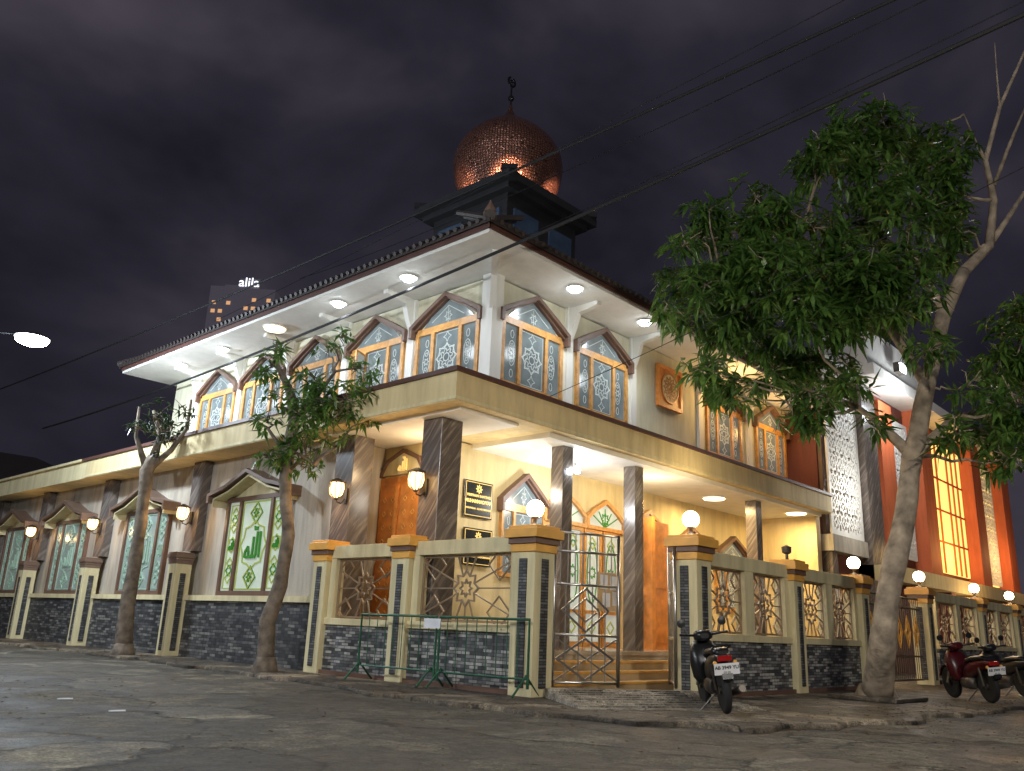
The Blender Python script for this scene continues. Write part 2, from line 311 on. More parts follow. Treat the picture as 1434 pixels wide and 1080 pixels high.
part(MB().box(10.6,25,9.9,12.6,.0,.6).box(10.3,25,9.86,9.9,.54,.61).box(10.4,11.5,12.6,14.4,0,.6),'porch_floor','tile')
for i,(y,z) in enumerate([(8.75,.15),(9.1,.3),(9.45,.45)]):
    part(MB().box(10.5,18,y,9.9,z-.15 if i else 0,z).box(10.5,18,y-.02,y+.03,z-.03,z+.006,1),'step',['tan','gold'])
def column(x,y,w,z0,z1,d=None):
    d=d or w
    part(MB().box(-w/2,w/2,-d/2,d/2,0,z1-z0),'column','marble',loc=(x,y,z0),bevel=.01)
column(10.35,11.4,.52,0,4.62); column(10.4,14.1,.5,0,4.62,.6)
column(13.2,10.85,.32,.6,4.575); column(15.75,10.85,.32,.6,4.575); column(21.5,10.85,.32,.6,4.575)
for y in (20.1,25.5,30.4,34.8):
    part(MB().box(-.13,.13,-.28,.28,0,2.22),'column','marble',loc=(10.21,y,2.45))
def pillar(mb,x,y,w,h,k=1):
    mb.box(x-w/2,x+w/2,y-w/2,y+w/2,0,h-.26*k,0)
    mb.box(x-w/2-.02,x+w/2+.02,y-w*.17,y+w*.17,.12,h-.5,1); mb.box(x-w*.17,x+w*.17,y-w/2-.02,y+w/2+.02,.12,h-.5,1)
    a,b_,c_=(.62,.72,.56) if k==1 else (.56,.61,.53)
    mb.box(x-w*a,x+w*a,y-w*a,y+w*a,h-.28*k,h-.19*k,3); mb.box(x-w*b_,x+w*b_,y-w*b_,y+w*b_,h-.19*k,h-.05,2); mb.box(x-w*a,x+w*a,y-w*a,y+w*a,h-.05,h,2)
    mb.box(x-w*c_,x+w*c_,y-w*c_,y+w*c_,h-.40*k,h-.28*k,2)
    return mb
def post(x,y,w,h,parent,mats=('cream','stripe','gold','hood'),k=1):
    return pillar(MB(),0,0,w,h,k).build('pillar',list(mats),parent,loc=(x,y,0),bevel=.008)
for y in (20.1,25.5,30.4,34.8): post(9.95,y,.40,2.4,mosque,('cream','stripe','cap','cap'),.7)
def upper_window(parent,loc,rz,opened=False):
    m=MB()
    m.box(-1.0,1.0,-.06,.06,0,.08); m.box(-1.0,1.0,-.06,.06,1.34,1.42)
    for x in (-1.0,-.48,.38,.90): m.box(x,x+.10,-.07,.06,.08,1.34)
    m.box(-.96,.96,-.05,.05,1.42,1.5)
    root=m.build('window',['wood'],parent,loc=loc,rz=rz)
    g=MB().box(-.38,.38,-.02,.04,.08,1.34)
    for st,w in ((star(0,.72,.32,.22),.024),(star(0,.72,.21,.14,8,.2),.016),(ring(0,.72,.09,.09,10),.018),(star(0,.72,.27,.27,8,.2),.010)): g.strip(st,w,-.026,-.01,True,1)
    for k in range(8): a=math.pi*k/4; g.strip([(.09*math.cos(a),.72+.09*math.sin(a)),(.2*math.cos(a),.72+.2*math.sin(a))],.010,-.024,-.01,False,1)
    for zc in (.25,1.19): g.strip(star(0,zc,.12,.06,4,0),.012,-.026,-.01,True,1)
    g.strip([(-.34,.12),(.34,.12),(.34,1.30),(-.34,1.30)],.010,-.026,-.01,True,1)
    g.build('pane',['glassu','orn'],root)
    for sx in (-.64,.64):
        g=MB().box(sx-.26,sx+.26,-.021,.04,.08,1.34)
        g.strip(ring(sx,.72,.11,.28,12),.014,-.027,-.01,True,1); g.strip(star(sx,.72,.09,.04,6),.012,-.027,-.01,True,1); g.strip(star(sx,.55,.05,.03,5),.010,-.027,-.01,True,1); g.strip(star(sx,.89,.05,.03,5),.010,-.027,-.01,True,1)
        for zc in (.28,1.14): g.strip(ring(sx,zc,.05,.09,8),.012,-.027,-.01,True,1)
        g.build('pane',['glassu','orn'],root)
    MB().prism([(-.80,1.5),(.80,1.5),(.55,1.74),(0,2.02),(-.55,1.74)],-.03,.04).strip([(-.5,1.6),(0,1.9),(.5,1.6)],.016,-.04,-.02,False,1).strip([(0,1.52),(0,1.86)],.014,-.04,-.02,False,1).strip(star(0,1.66,.12,.06,6),.012,-.04,-.02,True,1).build('lunette',['glassu','orn'],root)
    h=MB(); pl=[(-1.08,1.34),(-1.08,1.55),(-.68,1.78),(0,2.13),(.68,1.78),(1.08,1.55),(1.08,1.34)]
    h.strip(pl,.09,-.18,.05); h.strip([(x*.92,z-.06) for x,z in pl[1:-1]],.045,-.1,.05)
    h.build('hood',['hood'],root)
    if opened:
        MB().box(0,.42,-.02,.02,0,1.2).box(.04,.38,-.03,.03,.06,1.14,1).build('casement',['wood','orn'],root,loc=(-.45,-.05,.1),rz=R(-65))
    return root
ww=[upper_window(mosque,(12.85,YW,5.76),0)]
for x in (15.35,21.15,24.05): copy_tree(ww[0],mosque,(x,YW,5.76))
for i,y in enumerate((12.8,15.2,17.65,20.1,22.55,24.6)):
    if i==1: upper_window(mosque,(XW,y,5.76),XR,True)
    elif i<5: copy_tree(ww[0],mosque,(XW,y,5.76),XR)
def bracket(parent,loc,rz,L=1.35):
    b=MB()
    prof=[(0,-.8),(0,0),(-L,0),(-L,-.09),(-.25,-.18),(-.14,-.5)]
    n=len(prof); vs=[(-.065,y,z) for y,z in prof]+[(.065,y,z) for y,z in prof]
    b.add(vs,[tuple(range(n)),tuple(range(2*n-1,n-1,-1))]+[(i,i+n,(i+1)%n+n,(i+1)%n) for i in range(n)])
    return b.build('bracket','soffit',parent,loc=loc,rz=rz)
for x in (14.08,16.6,19.8,22.6): 
    part(MB().box(x-.11,x+.11,YW-.08,YW,5.3,8.04),'pilaster','soffit'); bracket(mosque,(x,YW-.08,8.045),0,.8)
for y in (13.98,16.42,18.88,21.32,23.8):
    part(MB().box(XW-.08,XW,y-.11,y+.11,5.3,8.04),'pilaster','soffit'); bracket(mosque,(XW-.08,y,8.045),XR,.8)
part(MB().box(XW-.12,XW+.2,YW-.12,YW+.2,5.3,8.045),'corner_pilaster','soffit')
bracket(mosque,(XW-.1,YW-.1,8.045),-math.pi/4,1.1)
part(MB().box(XW-.04,25.2,YW-.05,YW,5.3,5.7),'sill_band','cream'); part(MB().box(XW-.05,XW,YW,25.3,5.3,5.7),'sill_band','cream')
ex0,ex1,ey0,ey1=10.1,25.6,10.2,26.0
part(MB().box(ex0,ex1,ey0,ey1,8.05,8.19),'eave','soffit')
part(MB().box(ex0-.03,ex1+.03,ey0-.04,ey0,8.12,8.24).box(ex0-.04,ex0,ey0-.04,ey1,8.12,8.24),'eave_board','trim')
cx,cy=16.5,16.0
rf=MB()
A=[(ex0-.1,ey0-.1),(ex1+.1,ey0-.1),(ex1+.1,ey1+.1),(ex0-.1,ey1+.1)]; B=[(14.6,14.2),(18.6,14.2),(18.6,18),(14.6,18)]
rf.add([(x,y,8.28) for x,y in A]+[(x,y,10.3) for x,y in B]+[(x,y,8.20) for x,y in A],[(0,1,5,4),(1,2,6,5),(2,3,7,6),(3,0,4,7),(4,5,6,7),(8,9,1,0),(9,10,2,1),(10,11,3,2),(11,8,0,3)])
x=ex0
while x<ex1: rf.tube([(x,ey0-.14,8.28),(x,ey0+.9,8.28+.45)],.055,6); x+=.2
y=ey0
while y<ey1: rf.tube([(ex0-.14,y,8.28),(ex0+.9,y,8.28+.42)],.055,6); y+=.2
for a,b in ((0,0),(1,1),(3,3)): rf.tube([(A[a][0],A[a][1],8.33),(B[b][0],B[b][1],10.36)],.11,8)
part(rf,'tile_roof','roof')
part(MB().box(-.09,.09,-.09,.09,0,.12).lathe([(.12,.1),(.1,.18),(.03,.3),(.01,.36)],8),'ridge_finial','cap',loc=(ex0+.02,ey0+.02,8.36))
part(MB().box(cx-1.5,cx+1.5,cy-1.5,cy+1.5,9.6,12.5),'tower_wall','dark')
for sx in (-.75,.75):
    part(MB().box(cx+sx-.5,cx+sx+.5,cy-1.56,cy-1.5,10.6,12.1),'tower_window','bluew')
    part(MB().box(cx-1.56,cx-1.5,cy+sx-.5,cy+sx+.5,10.6,12.1),'tower_window','bluew')
part(MB().box(cx-1.75,cx+1.75,cy-1.75,cy+1.75,12.5,12.66).box(cx-1.95,cx+1.95,cy-1.95,cy+1.95,12.66,12.9).box(cx-1.25,cx+1.25,cy-1.25,cy+1.25,12.9,13.2),'tower_cornice','dark')
part(MB().box(cx-1.95,cx+1.95,cy-1.95,cy+1.95,11.0,11.12) ,'tower_ledge','dark')
for sx in (-1,1):
    for sy in (-1,1):
        part(MB().prism([(-.22,0),(.22,0),(.16,.16),(.0,.24),(-.16,.16)],-.22,.22),'corner_ornament','dark',loc=(cx+sx*1.78,cy+sy*1.78,12.9),rz=R(45))
prof=[(1.2,13.2),(1.38,13.42),(1.55,13.75),(1.65,14.15),(1.68,14.5),(1.62,14.82),(1.48,15.12),(1.28,15.38),(1.05,15.60),(.82,15.79),(.60,15.95),(.41,16.09),(.26,16.22),(.15,16.36),(.08,16.52),(.04,16.7)]
P2=[]
def cr(p0,p1,p2,p3,t): return tuple(.5*((2*b)+(-a+c)*t+(2*a-5*b+4*c-d)*t*t+(-a+3*b-3*c+d)*t**3) for a,b,c,d in zip(p0,p1,p2,p3))
for i in range(len(prof)-1):
    for k in range(3): P2.append(cr(prof[max(i-1,0)],prof[i],prof[i+1],prof[min(i+2,len(prof)-1)],k/3))
P2.append(prof[-1])
d=MB().lathe(P2,64,(0,0,0)); dome=part(d,'dome','dome',loc=(cx,cy,0),smooth=True)
uvl=dome.data.uv_layers.new(name='UVMap')
for p in dome.data.polygons:
    us=[math.atan2(dome.data.vertices[vi].co.y,dome.data.vertices[vi].co.x)/(2*math.pi) for vi in p.vertices]
    for li,vi,u in zip(p.loop_indices,p.vertices,us):
        if max(us)-min(us)>.5 and u<0: u+=1
        uvl.data[li].uv=(u,(dome.data.vertices[vi].co.z-13)/3.9)
MB().tube([(0,0,16.6),(0,0,17.45)],.03,8).sphere((0,0,16.95),.1,10,8).strip([(.15*math.cos(a),17.55+.15*math.sin(a)) for a in [R(q) for q in range(-240,61,25)]],.06,-.02,.02).strip(star(0,17.56,.08,.03,5,R(18)),.02,-.015,.015,True).build('finial','black',dome)
# --- stained windows of the long wall
def allah(g,cx_,cz,s,mi,y0=-.05,y1=-.02,wk=.095):
    S=lambda pts:[(cx_+(x-.5)*s,cz+(z-.5)*s) for x,z in pts]
    w=wk*s
    g.strip(S([(.98,.12),(.97,1.0)]),w,y0,y1,False,mi)
    g.strip(S([(.77,1.0),(.77,.2),(.72,.12),(.60,.12),(.54,.2),(.54,.82)]),w,y0,y1,False,mi)
    g.strip(S([(.54,.2),(.46,.12),(.30,.12),(.27,.3),(.20,.48),(.04,.3),(.03,.14),(.16,.12),(.30,.12)]),w,y0,y1,False,mi)
    g.strip(S([(.74,1.2),(.72,1.1),(.65,1.18),(.58,1.1),(.54,1.22)]),w*.6,y0,y1,False,mi)
def stained(parent,loc,rz):
    m=MB(); m.box(-1.3,1.3,-.08,.05,-.06,.06)
    for x in (-1.3,-.72,.62,1.2): m.box(x,x+.1,-.08,.05,.06,2.1)
    m.box(-1.3,1.3,-.08,.05,2.1,2.2)
    root=m.build('window',['hood'],parent,loc=loc,rz=rz)
    g=MB().box(-.62,.62,-.02,.04,.06,2.1)
    g.strip([(-.57,.1),(.57,.1),(.57,2.06),(-.57,2.06)],.03,-.04,-.01,True,2)
    for zc in (.36,1.80):
        g.strip(star(0,zc,.24,.24,2,0),.035,-.045,-.01,True,1)
        for q in ((-.12,0),(.12,0),(0,.12),(0,-.12)): g.strip(star(q[0],zc+q[1],.12,.12,2,0),.028,-.05,-.01,True,2)
        g.strip(star(0,zc,.1,.04,4,0),.018,-.055,-.01,True,1)
    g.strip(star(0,1.08,.54,.46,8,0),.035,-.04,-.01,True,2); allah(g,0,1.04,.62,1,-.06,-.02,.085)
    g.build('pane',['glasss','glassd','glassy'],root)
    for sx in (-.91,.96):
        g=MB().box(sx-.29,sx+.24,-.021,.04,.06,2.1).strip([(sx-.2,.12),(sx+.17,.12),(sx+.17,2.02),(sx-.2,2.02)],.02,-.04,-.01,True,2)
        for zc in (.35,.52,.69,1.5,1.67,1.84): g.strip(star(sx-.015,zc,.12,.12,2,0),.024,-.045,-.01,True,1 if zc in(.52,1.67) else 2)
        g.strip(star(sx-.015,1.1,.18,.14,8),.02,-.045,-.01,True,2); allah(g,sx-.015,1.08,.22,1,-.06)
        g.build('pane',['glasss','glassd','glassy'],root)
    a=MB(); pl=[(-1.6,2.1),(-1.6,2.26),(-.9,2.40),(0,2.72),(.9,2.40),(1.6,2.26),(1.6,2.1)]
    a.strip(pl,.08,-.45,.02); a.strip([(x*.93,z-.1) for x,z in pl],.04,-.36,.02,False,1)
    a.prism([(-1.2,2.2),(1.2,2.2),(.85,2.34),(0,2.62),(-.85,2.34)],-.03,.02,1)
    a.build('awning',['cap','cream'],root)
    return root
sw=stained(mosque,(10.28,17.4,1.45),XR)
sp={'lit_leaded_glass':M['glassp'],'green_leaf_glass':M['glassq'],'yellow_green_border_glass':M['glassq']}
for y in (22.9,28.1,32.8): copy_tree(sw,mosque,(10.28,y,1.45),swap=sp)
# --- porch doors and windows
def glassdoor(parent,loc,w=.95,h=2.75):
    m=MB(); m.box(-w/2,w/2,-.06,.04,0,.12); m.box(-w/2,w/2,-.06,.04,h-.1,h)
    m.box(-w/2,-w/2+.08,-.06,.04,.12,h-.1); m.box(w/2-.08,w/2,-.06,.04,.12,h-.1); m.box(-w/2+.08,w/2-.08,-.05,.04,.75,.83)
    root=m.build('door',['wood'],parent,loc=loc)
    g=MB().box(-w/2+.08,w/2-.08,-.02,.02,.12,h-.1)
    g.strip(ring(0,h*.62,w*.28,h*.26,14),.03,-.035,-.01,True,1); g.strip(star(0,h*.62,w*.2,w*.12,8),.022,-.035,-.01,True,1)
    for z in (.45,h-.35): g.strip(star(0,z,w*.2,w*.2,2),.03,-.035,-.01,True,2)
    g.build('pane',['porchg','glassd','glassy'],root); return root
def transom(parent,loc,w):
    m=MB(); pl=[(-w/2,0),(-w/2,.22),(-w*.3,.45),(0,.68),(w*.3,.45),(w/2,.22),(w/2,0)]
    m.prism(pl,-.02,.03,0); m.strip(pl,.09,-.1,.03,True,1)
    for k in (-2,-1,0,1,2): m.strip([(0,.05),(k*w*.17,.5-abs(k)*.09)],.025,-.035,-.01,False,2)
    m.strip(star(0,.25,.16,.09,8),.02,-.04,-.01,True,2)
    return m.build('transom',['porchg','wood','glassd'],parent,loc=loc)
yb=12.58
for x in (15.0,15.75,16.5,17.25): glassdoor(mosque,(x,yb,.6),.7)
transom(mosque,(15.4,yb,3.38),1.5); transom(mosque,(17.0,yb,3.38),1.5); transom(mosque,(18.9,yb,3.38),1.5)
for x,y,w_,a in ((18.35,11.95,1.15,4),(17.55,11.75,.7,70)):
    part(MB().box(-w_/2,w_/2,-.05,.05,0,3.1).box(-w_*.38,w_*.38,-.07,.05,.15,1.25).box(-w_*.38,w_*.38,-.07,.05,1.45,2.95),'wooden_door','door',loc=(x,y,.6),rz=R(a))
copy_tree(ww[0],mosque,(13.95,yb,2.0),0).scale=(.72,1,1.05)
for x in (21.0,23.4):
    copy_tree(ww[0],mosque,(x,yb,1.7),0)
sd=part(MB().box(-.7,.7,-.05,.05,0,3.35).box(-.62,-.04,-.09,.05,.2,3.2).box(.04,.62,-.09,.05,.2,3.2),'side_door','door',loc=(11.46,13.75,.6),rz=XR)
gg=MB()
for zz in [k*.29 for k in range(1,10)]:
    for xx in (-.46,-.2,.2,.46): gg.strip(star(xx,zz+.25,.055,.055,2),.008,-.1,-.088,True)
gg.build('door_carving','carve',sd)
g=MB().prism([(-.7,0),(.7,0),(.5,.3),(0,.5),(-.5,.3)],-.05,.05).strip([(-.7,0),(-.5,.3),(0,.5),(.5,.3),(.7,0)],.07,-.1,.05,False,1); allah(g,0,.18,.26,2,-.09,-.05)
g.build('door_pediment',['cream','hood','gltr'],sd,loc=(0,0,3.4))
# ---------------- signs
def sign(name,label,loc):
    s=thing(name,label,'sign',loc)
    MB().box(-.42,.42,-.03,.0,-.38,.38).build('board','signb',s,bevel=.006)
    MB().strip([(-.385,-.345),(.385,-.345),(.385,.345),(-.385,.345)],.012,-.036,-.03,True).strip(star(0,.22,.09,.045,8),.016,-.036,-.03,True).strip(ring(0,.22,.03,.03,8),.016,-.036,-.03,True).build('gold_border','gltr',s)
    text('PIMPINAN RANTING',.076,'gltr',s,(0,-.034,.07),bold=.002); text('MUHAMMADIYAH',.098,'gltr',s,(0,-.034,-.05),bold=.004)
    text('NGUPASAN - GONDOMANAN',.054,'gltr',s,(0,-.034,-.2),bold=.001); return s
p=onY(669,700,12.56); s1=sign('organisation_sign','upper of two black signs with gold lettering on the porch wall',(p.x,12.56,p.z))
p2=onY(668,757,12.56); s2=sign('organisation_sign','lower black sign with gold lettering, half hidden behind the fence',(p2.x,12.56,p2.z-.14))
# ---------------- round plaque
p=onY(935,545,YW-.03)
ck=thing('wall_plaque','square orange framed plaque with round emblem on the upper wall between windows','plaque',(p.x,YW-.03,p.z))
MB().box(-.56,.56,-.06,.0,-.54,.54).strip([(-.53,-.51),(.53,-.51),(.53,.51),(-.53,.51)],.1,-.1,-.0,True).build('frame','door',ck)
MB().lathe([(.40,-.075),(.40,-.06)],28,axis='y').build('emblem_disc','cream',ck)
t=MB(); t.strip(ring(0,0,.39,.39,28),.05,-.09,-.07,True); t.strip(star(0,0,.31,.22,12),.03,-.088,-.072,True); t.strip(star(0,0,.2,.1,12),.03,-.088,-.072,True); allah(t,0,0,.16,0,-.092,-.074)
t.build('emblem_relief','plaque',ck)
# ---------------- fences
def lattice(parent,loc,rz,w,h):
    m=MB(); x=w/2; 
    m.strip([(-x,0),(x,0),(x,h),(-x,h)],.035,-.02,.02,True)
    r=min(x,h/2)*.55; cz=h/2
    m.strip(star(0,cz,r,r*.72,8,0),.026,-.015,.015,True); m.strip(star(0,cz,r*.5,r*.3,8,0),.02,-.015,.015,True)
    for k in range(8):
        a=math.pi*k/4+math.pi/8; 
        c_,s_=math.cos(a),math.sin(a); q=min(x/max(abs(c_),1e-3),(h/2)/max(abs(s_),1e-3))
        m.strip([(r*.78*c_,cz+r*.78*s_),(q*c_,cz+q*s_)],.022,-.012,.012)
    for k in range(4):
        a=math.pi*k/2; c_,s_=round(math.cos(a)),round(math.sin(a)); m.strip([(r*c_,cz+r*s_),(x*c_,cz+h/2*s_)],.022,-.01,.01)
    for sx in (-1,1):
        for sz in (-1,1): m.strip(star(sx*x*.72,cz+sz*h*.36,x*.24,x*.24,2),.02,-.012,.012,True)
    return m.build('lattice','bronze',parent,loc=loc,rz=rz)
def fence(parent,a,b,rz,nlat,h=2.3):
    a=Vector(a); b=Vector(b); L=(b-a).length
    def bx(n,mt,*q,**k): return MB().box(*q).build(n,mt,parent,loc=(a.x,a.y,0),rz=rz,**k)
    bx('stone_base','stone',.2,L-.2,-.09,.09,0,.88); bx('ledge','cream',.2,L-.2,-.14,.14,.88,1.0,bevel=.008); bx('top_rail','cream',.2,L-.2,-.11,.11,2.10,2.34,bevel=.008)
    MB().box(.2,L-.2,-.16,.16,0,.07).build('footing','hood',parent,loc=(a.x,a.y,0),rz=rz)
    d=(b-a)/L; edges=[.22+(L-.44)*k/nlat for k in range(nlat+1)]
    for i in range(nlat):
        e0,e1=edges[i],edges[i+1]
        for e,s in ((e0,1),(e1,-1)):
            bx('post','cream',min(e,e+s*.16),max(e,e+s*.16),-.1,.1,1.0,2.10)
        w=(e1-e0)-.36; c=a+d*((e0+e1)/2)
        lattice(parent,(c.x,c.y,1.03),rz,w,1.04)
XF=9.95; YF=7.45
fl=thing('street_fence','cream and stone fence with bronze star lattices left of the main gate','fence')
fence(fl,(XF,11.6),(XF,8.7),XR,1); fence(fl,(XF,14.0),(XF,11.6),XR,1)
post(XF,8.7,.46,2.48,fl); post(XF,11.6,.42,2.45,fl); post(XF,14.0,.42,2.45,fl)
fr=thing('street_fence','long cream and stone fence with paired star lattices right of the main gate','fence')
fence(fr,(12.5,YF),(16.1,YF),0,2); fence(fr,(16.1,YF),(19.5,YF),0,2)
post(12.5,YF,.46,2.55,fr); post(16.1,YF,.42,2.45,fr); post(19.5,YF,.42,2.4,fr)
f3=thing('street_fence','far cream fence beyond the diamond patterned side gate','fence')
for a,b in ((24.5,28.9),(28.9,33),(33,37.5)): fence(f3,(a,YF),(b,YF),0,2)
for x in (23.9,28.9,33,37.5): post(x,YF,.42,2.4,f3)
# main gate
ga=Vector((XF+.15,8.55)); gb=Vector((12.3,YF+.08)); gd=(gb-ga); ang=math.atan2(gd.y,gd.x)
gate=thing('entrance_gate','tall stainless steel gate leaf with diamond panels, standing half open at the corner entrance','gate',(ga.x,ga.y,.14),ang)
def leaf(parent,w,loc,rz):
    f=MB(); 
    f.tube([(.03,0,0),(.03,0,2.31)],.03,8); f.tube([(w,0,0),(w,0,2.31)],.03,8)
    for z in (.06,.75,1.5,2.0,2.29): f.tube([(.03,0,z),(w,0,z)],.02,8)
    r=f.build('leaf_frame','steel',parent,loc=loc,rz=rz,smooth=True)
    b=MB(); n=9
    for i in range(1,n): b.tube([(w*i/n,0,1.5),(w*i/n,0,2.29)],.010,6)
    for i in range(1,5): b.tube([(w*i/5,0,.06),(w*i/5,0,1.5)],.010,6)
    b.strip([(w*.5,.1),(w*.92,.4),(w*.5,.7),(w*.08,.4)],.03,-.01,.01,True); b.strip([(w*.5,.8),(w*.85,1.12),(w*.5,1.45),(w*.15,1.12)],.03,-.01,.01,True); b.strip([(w*.5,.95),(w*.7,1.12),(w*.5,1.3),(w*.3,1.12)],.022,-.01,.01,True)
    b.strip([(.05,.08),(w,.72)],.02,-.008,.008); b.strip([(w,.08),(.05,.72)],.02,-.008,.008)
    b.build('bars','steel',r); return r
leaf(gate,1.15,(.1,0,0),0); leaf(gate,1.1,(gd.length-.12,0,0),R(62))
g2=thing('side_gate','brown iron side gate with diamond shapes between the far fence pillars','gate',(19.9,YF,.08))
m=MB()
for z in (.05,.6,1.75,2.0): m.tube([(0,0,z),(3.7,0,z)],.025,6)
for i in range(27): m.tube([(3.7*i/26,0,.05),(3.7*i/26,0,2.0)],.011,6)
m.build('gate_bars','iron',g2); m=MB()
for i in range(6): m.strip([(.35+i*.6,.8),(.55+i*.6,1.18),(.35+i*.6,1.56),(.15+i*.6,1.18)],.03,-.03,-.01,True); m.strip([(.35+i*.6,.98),(.45+i*.6,1.18),(.35+i*.6,1.38),(.25+i*.6,1.18)],.03,-.03,-.01,True)
m.build('diamonds','gold',g2)
# ---------------- globe lamps
def globe(x,y,z,label,s=1):
    t=thing('globe_lamp',label,'lamp',(x,y,z),0,'globe lamps on the fence pillars')
    MB().lathe([(.09,0),(.09,.03),(.035,.05),(.03,.12),(.07,.14),(.07,.16)],14).build('lamp_base','iron',t,smooth=True)
    MB().sphere((0,0,.28),.14*s,20,12).build('globe','glow',t,smooth=True)
globe(XF,8.7,2.48,'lit globe lamp on the pillar left of the open entrance gate')
globe(12.5,YF,2.55,'lit globe lamp on the pillar right of the open entrance gate')
globe(19.5,YF,2.4,'lit globe lamp on the pillar just left of the big tree trunk')
globe(23.9,YF,2.4,'lit globe lamp on first pillar right of the big tree trunk')
globe(28.9,YF,2.4,'lit globe lamp on second pillar right of the big tree trunk')
globe(33,YF,2.4,'lit globe lamp at the far right edge of the picture')
t=thing('pillar_finial_lamp','small unlit lantern on the pillar between two lit globe lamps','lamp',(16.1,YF,2.45)); MB().lathe([(.05,0),(.03,.05),(.03,.12),(.09,.15),(.1,.26),(.02,.3)],12).build('lantern','iron',t)
def lantern(x,y,z,rz,label,e=6,s=1):
    t=thing('wall_lantern',label,'lantern',(x,y,z),rz,'amber wall lanterns on the columns')
    MB().box(-.05,.05,-.03,0,-.2,.1).tube([(0,0,-.1),(0,-.12,-.22),(0,-.22,-.2),(0,-.24,-.1)],.014,6).build('bracket_arm','iron',t)
    MB().lathe([(.03,-.12),(.11,-.06),(.145,.06),(.13,.17),(.05,.22)],12,(0,-.24,0)).build('amber_glass','glowa',t,smooth=True)
    c=MB()
    for k in range(8): a=math.pi*k/4; c.tube([(.02*math.cos(a),-.24+.02*math.sin(a),-.16),(.125*math.cos(a),-.24+.125*math.sin(a),-.06),(.16*math.cos(a),-.24+.16*math.sin(a),.07),(.14*math.cos(a),-.24+.14*math.sin(a),.18)],.010,5)
    c.lathe([(.17,.17),(.17,.2),(.03,.27)],12,(0,-.24,0)); c.build('cage','iron',t)
    v=Matrix.Rotation(rz,3,'Z')@Vector((0,-.48,-.05)); light('lantern_light','POINT',(x+v.x,y+v.y,z-.05),e,(1,.6,.25),.08)
p=onX(592,678,10.0); lantern(10.08,p.y,p.z,XR,'amber wall lantern on the wide marble column nearest the signs',20)
p=onX(480,690,10.05); lantern(10.14,p.y,p.z,XR,'amber wall lantern on the marble column left of the orange side door',20)
for u,y,lab in ((267,20.1,'amber wall lantern right of the small street tree with thin trunk'),(127,25.5,'amber wall lantern second from left on the long wall'),(35,30.4,'leftmost amber wall lantern on the long wall')):
    lantern(10.06,y,3.3,XR,lab,26)
def downlight(u,v,label,e=60,col=(.88,.95,1)):
    p=onZ(u,v,8.04); t=thing('eave_downlight',label,'light',(p.x,p.y,8.045),0,'white downlights under the eaves')
    MB().lathe([(.20,-.03),(.17,0)],20).build('housing','white',t); MB().lathe([(.05,-.115),(.11,-.09),(.135,-.035)],18).build('lens','glowd',t,smooth=True)
    light('eave_light','SPOT',(p.x,p.y,7.8),e*2.3,col,.1,(p.x,p.y,0),R(165)); light('eave_light','POINT',(p.x,p.y,6.9),e*.35,col,.15)  # the point light has no fixture; added below to light the soffit evenly
for i,(u,v) in enumerate(((572,388),(474,424),(312,488),(253,510))): downlight(u,v,'white downlight under the left eave, '+['nearest the roof corner','second from the roof corner','third from the roof corner','farthest from the roof corner'][i],44)
downlight(805,403,'white downlight under the right eave nearest the roof corner',40); downlight(903,450,'white downlight under the right eave beside the tree leaves',40)
p=onZ(385,459,8.04); t=thing('warm_ring_light','round warm ring light under the left eave','light',(p.x,p.y,8.045)); MB().lathe([(.25,-.06),(.27,0)],24).build('lens','gloww',t); MB().lathe([(.3,-.03),(.3,0)],24).build('rim','white',t)
for u,v,lab in ((1000,697,'large round ceiling light in the porch right of the columns'),(1115,718,'round ceiling light near the right end of the porch')):
    p=onZ(u,v,4.57); t=thing('ceiling_light',lab,'light',(p.x,p.y,4.572)); MB().lathe([(.28,-.05),(.3,0)],24).build('lens','gloww',t); MB().lathe([(.34,-.03),(.34,0)],24).build('rim','white',t)
    light('ceiling_glow','AREA',(p.x,p.y,4.45),110,(1,.70,.32),.4,(p.x,p.y,0))
t=thing('porch_spotlight','small white spotlight on the marble column near the corner','light',(13.38,10.62,4.2)); MB().lathe([(.04,-.08),(.06,.05)],12).build('housing','white',t); MB().sphere((.0,-.02,-.1),.07,10,8).build('lens','glowc',t)
p=onZ(672,660,4.5); t=thing('porch_bulb','small bare bulb light near the upper sign','light',(p.x,p.y,4.57)); MB().lathe([(.03,-.12),(.03,0)],10).build('socket','white',t); MB().sphere((0,0,-.17),.065,10,8).build('bulb','glowc',t)
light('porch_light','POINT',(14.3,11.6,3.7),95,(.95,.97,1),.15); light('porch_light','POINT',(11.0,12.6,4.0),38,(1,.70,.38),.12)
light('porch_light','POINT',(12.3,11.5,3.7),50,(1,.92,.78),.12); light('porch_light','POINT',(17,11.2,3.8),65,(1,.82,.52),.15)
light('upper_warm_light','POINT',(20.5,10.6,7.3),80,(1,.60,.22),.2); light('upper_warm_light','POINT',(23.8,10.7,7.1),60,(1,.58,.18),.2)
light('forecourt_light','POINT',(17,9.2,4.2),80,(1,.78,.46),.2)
light('dome_light','SPOT',(14.9,14.4,13.05),330,(1,.62,.40),.12,(15.9,15.3,13.6),R(66)); light('dome_light','SPOT',(17.4,14.0,13.0),110,(1,.55,.34),.1,(17.0,15.2,13.6),R(70)); light('dome_light','SPOT',(14.5,16.8,13.0),40,(1,.55,.32),.1,(15.3,16.4,13.6),R(70))
